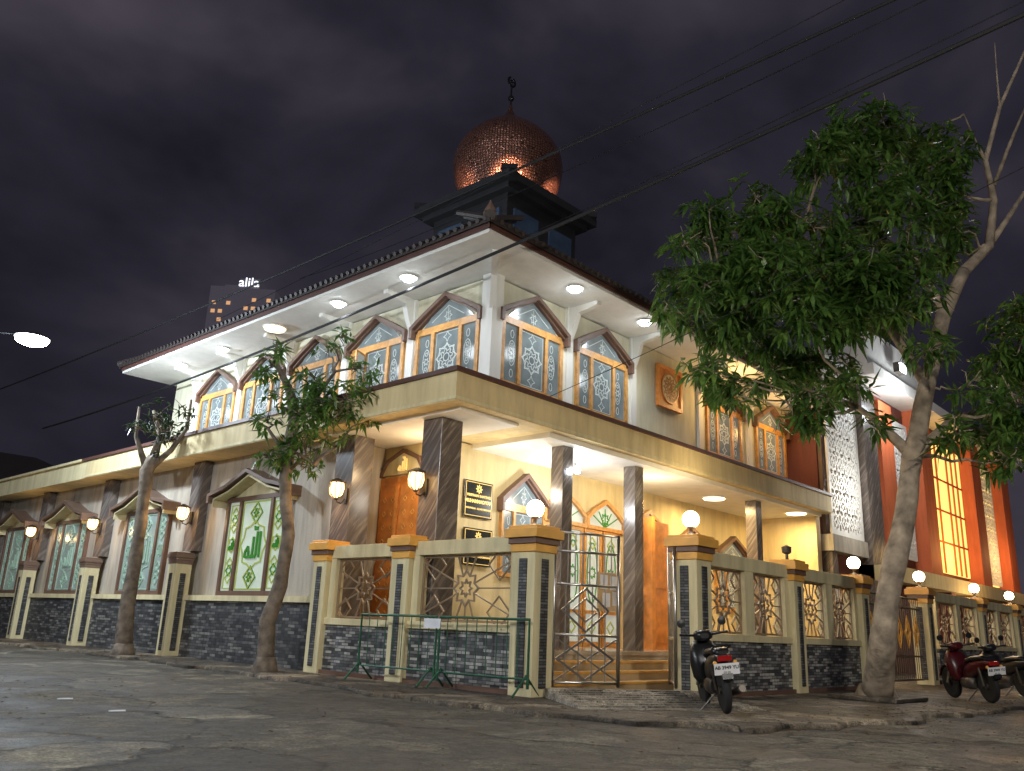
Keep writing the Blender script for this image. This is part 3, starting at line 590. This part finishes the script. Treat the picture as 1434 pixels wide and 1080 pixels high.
# ---------------- street lamps, the last two added out of view as fill
L=atF(45,475,20)
def street_lamp(label,base,head,e,col):
    t=thing('street_lamp',label,'street lamp',base)
    MB().tube([(0,0,0),(0,0,head.z+.2)],[.09,.06],10).build('pole','iron',t); d=Vector((head.x-base[0],head.y-base[1]))
    MB().tube([(0,0,head.z),(d.x*.5,d.y*.5,head.z+.25),(d.x,d.y,head.z+.1)],.02,8).build('arm','black',t)
    MB().lathe([(.05,.16),(.22,.12),(.40,.03),(.41,0)],20,(d.x,d.y,head.z+.02)).build('lamp_shade','iron',t,smooth=True)
    MB().sphere((d.x,d.y,head.z-.02),.38,18,10,sz=.38).build('lamp_lens','glowc',t,smooth=True)
    light('street_light','POINT',(head.x,head.y,head.z-.4),e,col,.25)
street_lamp('bright white street lamp on a long arm at the left edge',(4.0,25.5,0),L,2000,(.76,.88,1))
street_lamp('unseen street lamp behind the viewer, added as fill light',(1.5,-6.5,0),Vector((3.2,-3.6,6.2)),2500,(1,.93,.82))  # out of view, put in to brighten the foreground and eaves
street_lamp('unseen street lamp across the left street, added as fill light',(-4.5,13,0),Vector((-2.0,12.3,6.4)),2000,(.90,.95,1))  # second unseen lamp, put in as more fill
# ---------------- green barrier
a=onZ(528,952); b=onZ(738,978); a=Vector((a.x,a.y,0)); b=Vector((b.x,b.y,0)); a.x=min(a.x,9.4); 
bl=(b-a).length; ang=math.atan2(b.y-a.y,b.x-a.x)
t=thing('crowd_barrier','green tubular steel barrier standing in front of the left fence','barrier',a,ang)
m=MB(); hh=1.08
for s0,s1 in ((0,bl*.49),(bl*.51,bl)):
    m.tube([(s0,0,.12),(s0,0,hh),(s1,0,hh),(s1,0,.12)],.022,8); m.tube([(s0,0,.25),(s1,0,.25)],.016,6)
m.build('rail_frame','green',t); m=MB()
for i in range(1,18):
    s=bl*i/18
    if abs(s-bl/2)>.05: m.tube([(s,0,.25),(s,0,hh)],.008,6)
m.build('bars','green',t)
for s in (.03,bl*.47,bl*.53,bl-.03): MB().tube([(s,-.3,.02),(s,0,.3),(s,.3,.02)],.018,6).build('foot','green',t)
MB().box(bl*.42,bl*.52,-.035,-.028,.9,1.05).build('notice','paper',t)
# ---------------- motorcycles
def bike(label,loc,rz,body='black',plate=True,lean=-.12):
    t=thing('motorcycle',label,'motorcycle',loc,rz,None); t.rotation_euler=(lean,0,rz)   # forward = +X
    for x in (0,1.22):
        w=MB().lathe([(.205,-.03),(.25,-.045),(.285,-.03),(.295,0),(.285,.03),(.25,.045),(.205,.03)],28,(x,0,.295),axis='y').build('wheel','rubber',t,smooth=True)
        r=MB().lathe([(.19,-.025),(.21,-.03),(.21,.03),(.19,.025)],24,(x,0,.295),axis='y').lathe([(.05,-.06),(.05,.06)],10,(x,0,.295),axis='y')
        for k in range(6): an=math.pi*k/3; r.tube([(x+.04*math.cos(an),0,.295+.04*math.sin(an)),(x+.2*math.cos(an),0,.295+.2*math.sin(an))],.012,6)
        r.build('rim','iron',w)
    def hull(name,secs,mt):
        m=MB(); vs=[]; n=12
        for x,w,z0,z1 in secs:
            for k in range(n):
                an=2*math.pi*k/n; c,s=math.cos(an),math.sin(an)
                vs.append((x,w*math.copysign(abs(c)**.7,c),(z0+z1)/2+(z1-z0)/2*math.copysign(abs(s)**.7,s)))
        q=len(secs); fs=[(i*n+k,i*n+(k+1)%n,(i+1)*n+(k+1)%n,(i+1)*n+k) for i in range(q-1) for k in range(n)]+[tuple(range(n)),tuple((q-1)*n+k for k in range(n))]
        m.add(vs,fs); return m.build(name,mt,t,smooth=True)
    hull('tail_body',[(-.28,.05,.66,.74),(-.15,.1,.60,.77),(.1,.13,.5,.76),(.4,.12,.42,.70),(.6,.09,.40,.58)],body)
    hull('seat',[(-.26,.07,.74,.79),(-.1,.12,.75,.83),(.2,.14,.73,.82),(.42,.12,.69,.77),(.55,.06,.66,.71)],'black')
    hull('engine',[(.3,.1,.22,.42),(.5,.12,.2,.45),(.72,.1,.22,.42),(.85,.05,.28,.38)],'iron')
    hull('leg_shield',[(.78,.10,.35,.62),(.86,.22,.32,.85),(.95,.20,.45,.92),(1.0,.08,.6,.9)],body)
    hull('handlebar_cowl',[(.70,.06,.93,1.0),(.80,.14,.90,1.05),(.92,.12,.88,1.04),(.99,.06,.90,1.0)],body)
    MB().sphere((.99,0,.95),.07,12,8).build('headlight','chrome',t)
    MB().tube([(.74,-.34,1.0),(.78,-.15,.98),(.82,0,.97),(.78,.15,.98),(.74,.34,1.0)],.017,8).build('handlebar','black',t)
    for s in (-1,1):
        MB().tube([(.76,s*.22,1.0),(.80,s*.27,1.12)],.007,6).lathe([(.01,-.012),(.06,-.008),(.06,.008),(.01,.012)],12,(.80,s*.29,1.15),axis='x').build('mirror','black',t)
        MB().tube([(1.22,s*.085,.295),(1.02,s*.08,.62)],.025,8).build('fork','chrome',t)
        MB().tube([(0,s*.09,.30),(.02,s*.11,.62)],[.022,.026],8).build('shock_absorber','iron',t)
        MB().sphere((-.3,s*.13,.64),.03,8,6).build('indicator','gold',t)
    MB().tube([(.5,-.12,.25),(.1,-.15,.24),(-.32,-.17,.32)],[.025,.045,.045],10).build('exhaust','iron',t,smooth=True)
    MB().tube([(.25,.06,.24),(.3,.28,.02-lean*.1)],.012,6).build('side_stand','iron',t)
    MB().tube([(-.05,.1,.80),(-.25,.11,.84),(-.33,0,.85),(-.25,-.11,.84),(-.05,-.1,.80)],.011,6).build('grab_rail','black',t)
    m=MB()
    pts=[(0+.34*math.cos(R(q)),.295+.34*math.sin(R(q))) for q in (60,85,110,135,158)]
    m.strip(pts,.02,-.06,.06); m.strip([(-.30,.62),(-.36,.45)],.015,-.07,.07); m.build('mudguard','black',t)
    m=MB(); m.strip([(1.22+.33*math.cos(R(q)),.295+.33*math.sin(R(q))) for q in (20,50,80,110,140)],.02,-.055,.055); m.build('front_mudguard',body,t)
    MB().box(-.33,-.28,-.09,.09,.66,.73).build('tail_light','rlens',t,bevel=.01)
    if plate:
        pl=MB().box(-.012,0,-.16,.16,-.07,.07).build('number_plate','plate' ,t,loc=(-.345,0,.57)); pl.rotation_euler=(0,R(-12),0)
        text('AB 3949 YU',.060,'ltr',pl,(-.014,0,.018),(R(90),0,R(-90)),bold=.0015,ext=.001); text('09-20',.038,'ltr',pl,(-.014,0,-.042),(R(90),0,R(-90)),ext=.001)
    return t
p=onZ(1018,1000); base=math.atan2(.6833,.7302)
bike('black motorcycle seen from behind, parked right of the main gate',(p.x,p.y,0),base-R(1),'black')
p=onZ(1390,985); bike('dark red motorcycle parked on the pavement at the right',(p.x,p.y,0),base+R(2),'red')
p=onZ(1440,978); bike('dark motorcycle cut off by the right edge, behind the red one',(p.x,p.y,0),base+R(8),'black')
t=thing('notice_stand','small stand with white papers seen through the entrance gate','stand',(14.1,10.3,.6),R(-10))
MB().tube([(-.25,0,0),(-.25,.02,1.5)],.015,6).tube([(.25,0,0),(.25,.02,1.5)],.015,6).build('legs','iron',t); MB().box(-.32,.32,-.03,0,.75,1.5).build('board','tan',t)
for x,z in ((-.17,1.32),(.1,1.3),(-.1,.97),(.17,1.0)): MB().box(x-.1,x+.1,-.036,-.031,z-.14,z+.13).build('paper_sheet','paper',t)
for u,v,lab in ((92,979,'white scrap of litter on the road at far left'),(165,996,'pale flat paper scrap lying on the road, lower left')):
    p=onZ(u,v,-.055); tag(MB().prismz([(-.08,-.03),(.06,-.05),(.09,.02),(-.02,.04),(-.09,.02)],0,.010).build('litter','paper',loc=(p.x,p.y,-.056)),lab,'litter')
# ---------------- modern building
mb=thing('modern_building','modern building right of the mosque with orange fins, maroon piers and glowing yellow windows','building')
def mp(m,n,mt,**k): return m.build(n,mt,mb,**k)
mp(MB().box(25.6,48,10.7,24,0,9.8),'main_block','maroon')
def pierced(x0,x1,z0,z1,y=10.45):
    m=MB(); m.strip([(x0,z0),(x1,z0),(x1,z1),(x0,z1)],.14,-.03,.03,True); s=.62
    nx=max(1,round((x1-x0)/s)); nz=round((z1-z0)/s); sx=(x1-x0)/nx; sz=(z1-z0)/nz
    for i in range(nx):
        for j in range(nz):
            cx_,cz_=x0+(i+.5)*sx,z0+(j+.5)*sz
            m.strip(star(cx_,cz_,sx*.5,sx*.36,8,0),.07,-.03,.03,True); m.strip(star(cx_,cz_,sx*.24,sx*.13,4,0),.06,-.03,.03,True)
            m.strip([(cx_-sx/2,cz_+sz/2),(cx_-sx*.3,cz_+sz*.3)],.06,-.03,.03); m.strip([(cx_+sx/2,cz_+sz/2),(cx_+sx*.3,cz_+sz*.3)],.06,-.03,.03)
    mp(m,'pierced_screen','white',loc=(0,y,0))
mp(MB().box(25.7,28.3,10.58,10.7,3.9,10.1),'screen_backing','cap')
pierced(25.75,28.2,4.2,9.9,10.42)
mp(MB().box(25.5,28.3,10.3,10.7,3.6,4.1),'screen_base','grey'); mp(MB().box(25.6,26,10.4,10.7,0,3.6),'pier','marble')
mp(MB().box(28.4,29.6,10.2,10.7,0,9.6),'pier','marble'); mp(MB().box(30.3,31.6,10.3,10.7,3.4,9.4),'pier','orange')
for x in (34.0,40.9,45.8): mp(MB().box(x,x+1.3,10.1,10.7,3.0,9.8),'fin','orange',bevel=.02)
mp(MB().box(28.4,48.2,9.7,11.4,9.8,10.2),'canopy','white'); mp(MB().box(28.4,34,9.9,11.4,10.2,11.6),'roof_fascia','white')
for x0,x1 in ((35.4,38.0),(38.1,40.8)):
    w_=mp(MB().box(x0,x1,10.6,10.69,3.8,9.2),'lit_window','ywin')
    q=MB()
    for k in range(1,4): q.box(x0+(x1-x0)*k/4-.04,x0+(x1-x0)*k/4+.04,10.54,10.6,3.8,9.2)
    for z in (5.0,6.3,7.6): q.box(x0,x1,10.55,10.6,z,z+.07)
    q.build('mullion','orange',w_)
pierced(42.5,45.4,3.8,9.3,10.5); mp(MB().box(42.4,45.5,10.62,10.69,3.7,9.4),'screen_backing','ywin'); pierced(31.9,33.6,4.0,9.0,10.5)
mp(MB().box(28.4,48.2,9.6,10.7,2.9,3.4),'ground_canopy','creamy'); 
for x in (31,35,39,43,47): mp(MB().box(x,x+.5,9.8,10.3,0,2.9),'ground_column','maroon')
light('facade_light','POINT',(37.5,9.2,4.6),170,(1,.6,.2),.3); light('facade_light','POINT',(30.5,9.0,9.0),300,(.9,.95,1),.3); light('facade_light','POINT',(36,8.6,2.4),120,(1,.7,.35),.3); light('facade_light','POINT',(27,9.2,5.5),150,(.97,.95,.9),.3); light('facade_light','POINT',(44.5,9.3,5),120,(1,.6,.25),.3)
fd=thing('facade_floodlight','white floodlight fixed above the modern building, behind the tree','floodlight',(30.6,9.55,10.5)); MB().box(-.3,.3,-.1,.12,-.18,.18).build('housing','iron',fd,bevel=.01); MB().box(-.26,.26,-.13,-.1,-.14,.14).build('lens','glowc',fd)
# ---------------- far tower
D=150
a=atF(288,450,D); b=atF(385,450,D)
ft=thing('hotel_tower','distant dark high rise with a white lit rooftop name and a few lit windows','tower',(a.x,a.y,0),math.atan2(b.y-a.y,b.x-a.x))
W=(Vector((b.x,b.y))-Vector((a.x,a.y))).length; zt=atF(350,410,D).z
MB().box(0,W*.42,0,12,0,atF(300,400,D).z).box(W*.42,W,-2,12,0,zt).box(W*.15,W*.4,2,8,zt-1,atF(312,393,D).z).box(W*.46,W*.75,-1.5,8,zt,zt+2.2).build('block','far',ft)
text('alila',2.6,'litw',ft,(W*.6,-1.8,zt+1.3),bold=.02)
for r_ in range(8):
    for c_ in range(9):
        if random.random()<.4:
            x=W*(.05+c_*.105); y=-2.1 if x>W*.42 else -.1; zz=zt-2.6-r_*1.7
            if W*.36<x<W*.42: continue
            MB().box(x,x+.75,y,y+.2,zz,zz+.7).build('lit_window','lit',ft)
h=thing('dark_house','dark low house with sloping roof beyond the left end of the mosque','house',(6,46,0))
MB().box(0,14,0,10,0,6).build('wall','dark',h); MB().add([(-1,-1,6),(15,-1,6),(15,11,6),(-1,11,6),(4,5,9),(10,5,9)],[(0,1,5,4),(1,2,5),(2,3,4,5),(3,0,4),(0,3,2,1)]).build('roof','roof',h)
# ---------------- trees
def leaves(m,c,r,nw,ll,lw,per=8):
    for _ in range(nw):
        d=Vector((random.gauss(0,1),random.gauss(0,1),random.gauss(0,1))).normalized()
        p=c+d*r*(random.uniform(.1,1.0)**.5)*random.choice((1,1,1.1,1.35)); p.z=c.z+(p.z-c.z)*.85
        ax=(d+Vector((0,0,.5))+Vector((random.uniform(-.5,.5),random.uniform(-.5,.5),0))).normalized()
        x=ax.orthogonal().normalized(); y=ax.cross(x); ph=random.uniform(0,6); sz=random.uniform(.7,1.25)
        for k in range(per):
            a=ph+2.4*k; q=(ax*random.uniform(.05,.7)+x*math.cos(a)+y*math.sin(a)).normalized(); q.z-=random.uniform(.1,.75); q.normalize()
            l=ll*sz*random.uniform(.6,1.15); s=q.cross(Vector((0,0,1))); 
            if s.length<.01: continue
            s.normalize(); s=(s+Vector((0,0,random.uniform(-.6,.6)))).normalized()*lw*random.uniform(.7,1.2); o=p+ax*random.uniform(-.08,.08)
            dz=Vector((0,0,-.14*l))
            m.add([o,o+q*l*.4+s*.5,o+q*l+dz,o+q*l*.4-s*.5],[(0,1,2,3)])
def branch(m,a,b,r0,r1,n=5,wob=.1):
    pts=[a.lerp(b,i/n)+Vector((random.uniform(-wob,wob),random.uniform(-wob,wob),random.uniform(-wob,wob)))*(0 if i in(0,n) else 1) for i in range(n+1)]
    m.tube(pts,[r0+(r1-r0)*i/n for i in range(n+1)],7)
def tree(name,label,trunk,limbs,blobs,lm,bm_,ll,lw,nw,fill=0):
    base=trunk[0][0]; t=thing(name,label,'tree',(base.x,base.y,0))
    off=Vector((base.x,base.y,0))
    P=[]
    for i in range(len(trunk)-1):
        for k in range(3):
            f=k/3; p=trunk[i][0].lerp(trunk[i+1][0],f)-off; w_=.012 if 0<i else 0
            P.append((p+Vector((random.uniform(-w_,w_),random.uniform(-w_,w_),0)),(trunk[i][1]*(1-f)+trunk[i+1][1]*f)*random.uniform(.95,1.07)))
    P.append((trunk[-1][0]-off,trunk[-1][1]))
    m=MB(); m.tube([p for p,_ in P],[r for _,r in P],14)
    fl_=[(Vector((0,0,-.1)),trunk[0][1]*1.6),(Vector((0,0,.06)),trunk[0][1]*1.35),(Vector((0,0,.25)),trunk[0][1]*1.03)]
    m.tube([p for p,_ in fl_],[r for _,r in fl_],14); m.build('trunk',bm_,t,smooth=True)
    nodes=[p for p,_ in trunk[2:]]
    m=MB()
    for l in limbs: m.tube([p-off for p,_ in l],[r for _,r in l],8); nodes+=[p for p,_ in l[1:]]
    for c,r in blobs:
        q=min(nodes,key=lambda n:(n-c).length+ (0 if n.z<c.z+.5 else 1.5)); branch(m,q-off,c-off,.04 if (q-c).length>1 else .025,.010,5,.10)
        for _ in range(5):
            e=c+Vector((random.uniform(-1,1),random.uniform(-1,1),random.uniform(-.6,1)))*r*.95; branch(m,c-off,e-off,.013,.005,3,.05)
    m.build('limbs',bm_,t,smooth=True)
    m=MB(); allb=list(blobs)
    if fill:
        for i in range(len(blobs)):
            for j in range(i+1,len(blobs)):
                c1,r1=blobs[i]; c2,r2=blobs[j]; dd=(c1-c2).length
                if r1*.9<dd<(r1+r2)*1.25 and random.random()<fill: allb.append(((c1+c2)/2+Vector((random.uniform(-.25,.25),random.uniform(-.25,.25),random.uniform(-.25,.25))),(r1+r2)*.36))
    for c,r in allb: leaves(m,c-off,r*random.uniform(.8,1.15),max(4,int(nw*random.uniform(.65,1.25)*r*r/.25)),ll,lw)
    m.build('crown',lm,t); return t
F0=14.8
def tp(u,v,r,dF=0): return (atF(u,v,F0+dF),r)
g=onZ(1228,980)
trunk=[(Vector((g.x,g.y,0)),.27),tp(1236,900,.22),tp(1246,820,.2),tp(1268,720,.18),tp(1278,640,.17),tp(1298,540,.15),tp(1322,440,.13),tp(1350,380,.11)]
limbs=[[tp(1350,380,.11),tp(1385,345,.09,.2),tp(1392,280,.07,.2),tp(1380,225,.05,.2),tp(1400,150,.04,.2),tp(1425,95,.03,.3),tp(1440,60,.02,.3)],
 [tp(1385,345,.07,.2),tp(1415,300,.05,.3),tp(1434,270,.04,.3)],[tp(1392,260,.04,.2),tp(1415,200,.035,.1),tp(1436,150,.02)],[tp(1380,225,.035,.2),tp(1362,190,.02,.2),tp(1350,160,.012,.3)],[tp(1400,150,.02,.2),tp(1395,90,.012,.2),tp(1393,60,.008,.2)],
 [tp(1278,640,.12),tp(1240,600,.07,.2),tp(1200,570,.05,.3)],[tp(1298,540,.1),tp(1240,450,.07,.3),tp(1180,370,.05,.3),tp(1120,330,.03,.3)],
 [tp(1322,440,.09),tp(1270,340,.06,.4),tp(1230,260,.04,.4),tp(1210,210,.02,.3)],[tp(1278,640,.11),tp(1330,590,.07,.7),tp(1390,570,.05,1.1),tp(1430,560,.04,1.3)],[tp(1240,450,.05,.3),tp(1120,440,.04,.3),tp(1020,430,.025,.3)]]
bl_=[(1200,190,44),(1245,180,42),(1290,210,44),(1160,240,38),(1220,250,46),(1330,215,34),(1055,280,30),(1020,322,34),(985,335,26),(1095,305,36),(1140,325,42),(955,345,22),(945,395,28),(985,400,38),(1035,380,42),(1090,375,42),(1150,385,44),(1205,330,44),(1265,300,46),(1310,285,38),(1325,345,34),(1265,370,44),(1210,400,42),(965,450,30),(1010,465,36),(1060,445,42),(1120,440,42),(1175,450,40),(1235,440,36),(985,510,22),(1025,530,28),(1070,515,34),(1120,510,36),(1165,520,32),(1050,560,20),(1105,565,26),(1150,580,26),(1190,545,26),(1350,545,26),(1400,520,36),(1430,480,38),(1420,560,34),(1385,590,32),(1425,610,34),(1430,440,28),(1340,600,20),(1405,640,24),(1175,195,26),(1150,195,20),(1000,300,20),(930,430,16),(1290,490,22),(1345,320,22),(1290,420,28),(1215,590,16)]
blobs=[(atF(u+random.uniform(-8,8),v+random.uniform(-8,8),F0+random.uniform(-1.1,.9)),px/1180*16.8) for u,v,px in bl_]
tree('street_tree','large leafy green tree with leaning forked trunk in front of the right fence',trunk,limbs,blobs,'leaf','bark2',.36,.10,27,.45)
tk=MB().prismz([(g.x-.75,g.y-.6),(g.x+.7,g.y-.65),(g.x+.8,g.y+.55),(g.x-.7,g.y+.6)],0,.07).build('tree_kerb','pave',bevel=.02); tag(tk,'low concrete slab around the foot of the large tree','kerb')
F0=17.6
def base_at(x,u,v): p=onX(u,v,x); return Vector((x,p.y,0))
b0=base_at(9.15,372,928); F0=.7302*b0.x+.6833*b0.y
trunk=[(b0,.17),tp(375,870,.15),tp(392,820,.135),tp(404,750,.12),tp(400,690,.12),tp(402,640,.13),tp(412,590,.11),tp(405,545,.09)]
limbs=[[tp(405,545,.08),tp(385,505,.05),tp(388,478,.02)],[tp(412,590,.07),tp(440,560,.045,-.2),tp(470,520,.03,-.2),tp(500,515,.02,-.3)],[tp(402,640,.05),tp(375,600,.03),tp(360,590,.02)],[tp(404,660,.05),tp(425,640,.03,-.2),tp(440,650,.02,-.3)]]
bl_=[(380,515,18),(392,490,14),(365,525,12),(475,472,15),(460,490,15),(505,515,20),(485,560,30),(450,560,26),(430,585,28),(465,590,30),(500,585,22),(440,615,24),(415,560,20),(375,590,20),(385,560,18),(425,655,18),(392,650,20),(375,640,15),(440,530,20),(515,590,14),(405,625,18)]
blobs=[(atF(u,v,F0+random.uniform(-.9,.3)),px/1180*19) for u,v,px in bl_]
tree('street_tree','small pruned street tree with sparse leaves in front of the stained glass window',trunk,limbs,blobs,'leaf','bark',.27,.075,24)
b0=base_at(9.05,172,912); F0=.7302*b0.x+.6833*b0.y
trunk=[(b0,.2),tp(178,850,.17),tp(190,780,.15),tp(200,710,.14),tp(206,660,.16),tp(215,640,.14)]
limbs=[[tp(215,640,.12),tp(225,610,.08),tp(215,575,.04)],[tp(206,660,.1),tp(240,630,.07),tp(262,600,.05),tp(268,560,.03)],[tp(206,660,.1),tp(190,610,.05),tp(195,570,.03)]]
bl_=[(215,585,24),(240,600,20),(195,600,16),(260,575,14),(225,620,16)]
blobs=[(atF(u,v,F0+random.uniform(-.8,.5)),px/1180*25) for u,v,px in bl_]
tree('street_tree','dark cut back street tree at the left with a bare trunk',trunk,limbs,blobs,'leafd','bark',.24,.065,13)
# ---------------- cables
def cable(a,b,r,sag,label):
    a=atF(*a); b=atF(*b); n=24
    pts=[a.lerp(b,i/n)-Vector((0,0,sag*4*(i/n)*(1-i/n))) for i in range(n+1)]
    tag(MB().tube(pts,r,6).build('overhead_cable','cable'),label,'cable')
cable((1330,-36,9),(-40,560,36),.026,.25,'thick overhead cable, uppermost, passing just below the dome')
cable((1500,-10,8),(60,600,34),.032,.45,'thick overhead cable, lower, crossing in front of the eave corner')
cable((1240,-30,9.5),(300,450,34),.008,.1,'thin overhead wire running above the upper thick cable')
cable((1370,-36,9),(420,390,34),.009,.35,'thin overhead wire just below the upper thick cable')
cable((1500,-30,8.3),(500,430,34),.009,.2,'thin overhead wire just above the lower thick cable')
cable((1500,200,9),(640,610,20),.007,.15,'thin overhead wire crossing behind the big tree crown')
# ---------------- world, sun, camera
w=bpy.data.worlds.new('World'); sc.world=w; w.use_nodes=True; N=w.node_tree.nodes; L_=w.node_tree.links; bg=N['Background']
tc=N.new('ShaderNodeTexCoord'); mpn=N.new('ShaderNodeMapping'); mpn.inputs['Scale'].default_value=(1,1,1.6); mpn.inputs['Location'].default_value=(.35,.1,.2); L_.new(tc.outputs['Generated'],mpn.inputs[0])
no=N.new('ShaderNodeTexNoise'); no.inputs['Scale'].default_value=2.4; no.inputs['Detail'].default_value=5; no.inputs['Roughness'].default_value=.5; no.inputs['Distortion'].default_value=.2; L_.new(mpn.outputs[0],no.inputs[0])
r=N.new('ShaderNodeValToRGB'); e=r.color_ramp.elements; e[0].position=.34; e[0].color=(.0065,.0065,.0115,1); e[1].position=.70; e[1].color=(.062,.053,.070,1); x=e.new(.5); x.color=(.022,.020,.030,1)
L_.new(no.outputs['Fac'],r.inputs[0]); L_.new(r.outputs[0],bg.inputs[0]); bg.inputs[1].default_value=1.0
s=light('sun','SUN',(0,0,20),.42,(.95,.95,1),target=None); s.data.angle=R(14); s.rotation_euler=Vector((.80,.45,-.45)).to_track_quat('-Z','Y').to_euler()
cam=bpy.data.cameras.new('camera'); co=bpy.data.objects.new('camera',cam); C.objects.link(co); sc.camera=co
cam.sensor_width=36; cam.lens=36*1180/1434; cam.clip_end=1500; cam.clip_start=.05
cp,sp_=.9610,.2766; Fd=Vector((.7302,.6833,0)); Rd=Vector((.6833,-.7302,0))
fw=Fd*cp+Vector((0,0,sp_)); up0=-Fd*sp_+Vector((0,0,cp)); rt=Rd*.99912+up0*.04196; up=up0*.99912-Rd*.04196
mtx=Matrix((( rt.x,up.x,-fw.x),(rt.y,up.y,-fw.y),(rt.z,up.z,-fw.z))).to_4x4(); mtx.translation=Vector((0,0,H)); co.matrix_world=mtx
sc.view_settings.view_transform='Standard'; sc.view_settings.look='None'; sc.view_settings.exposure=0
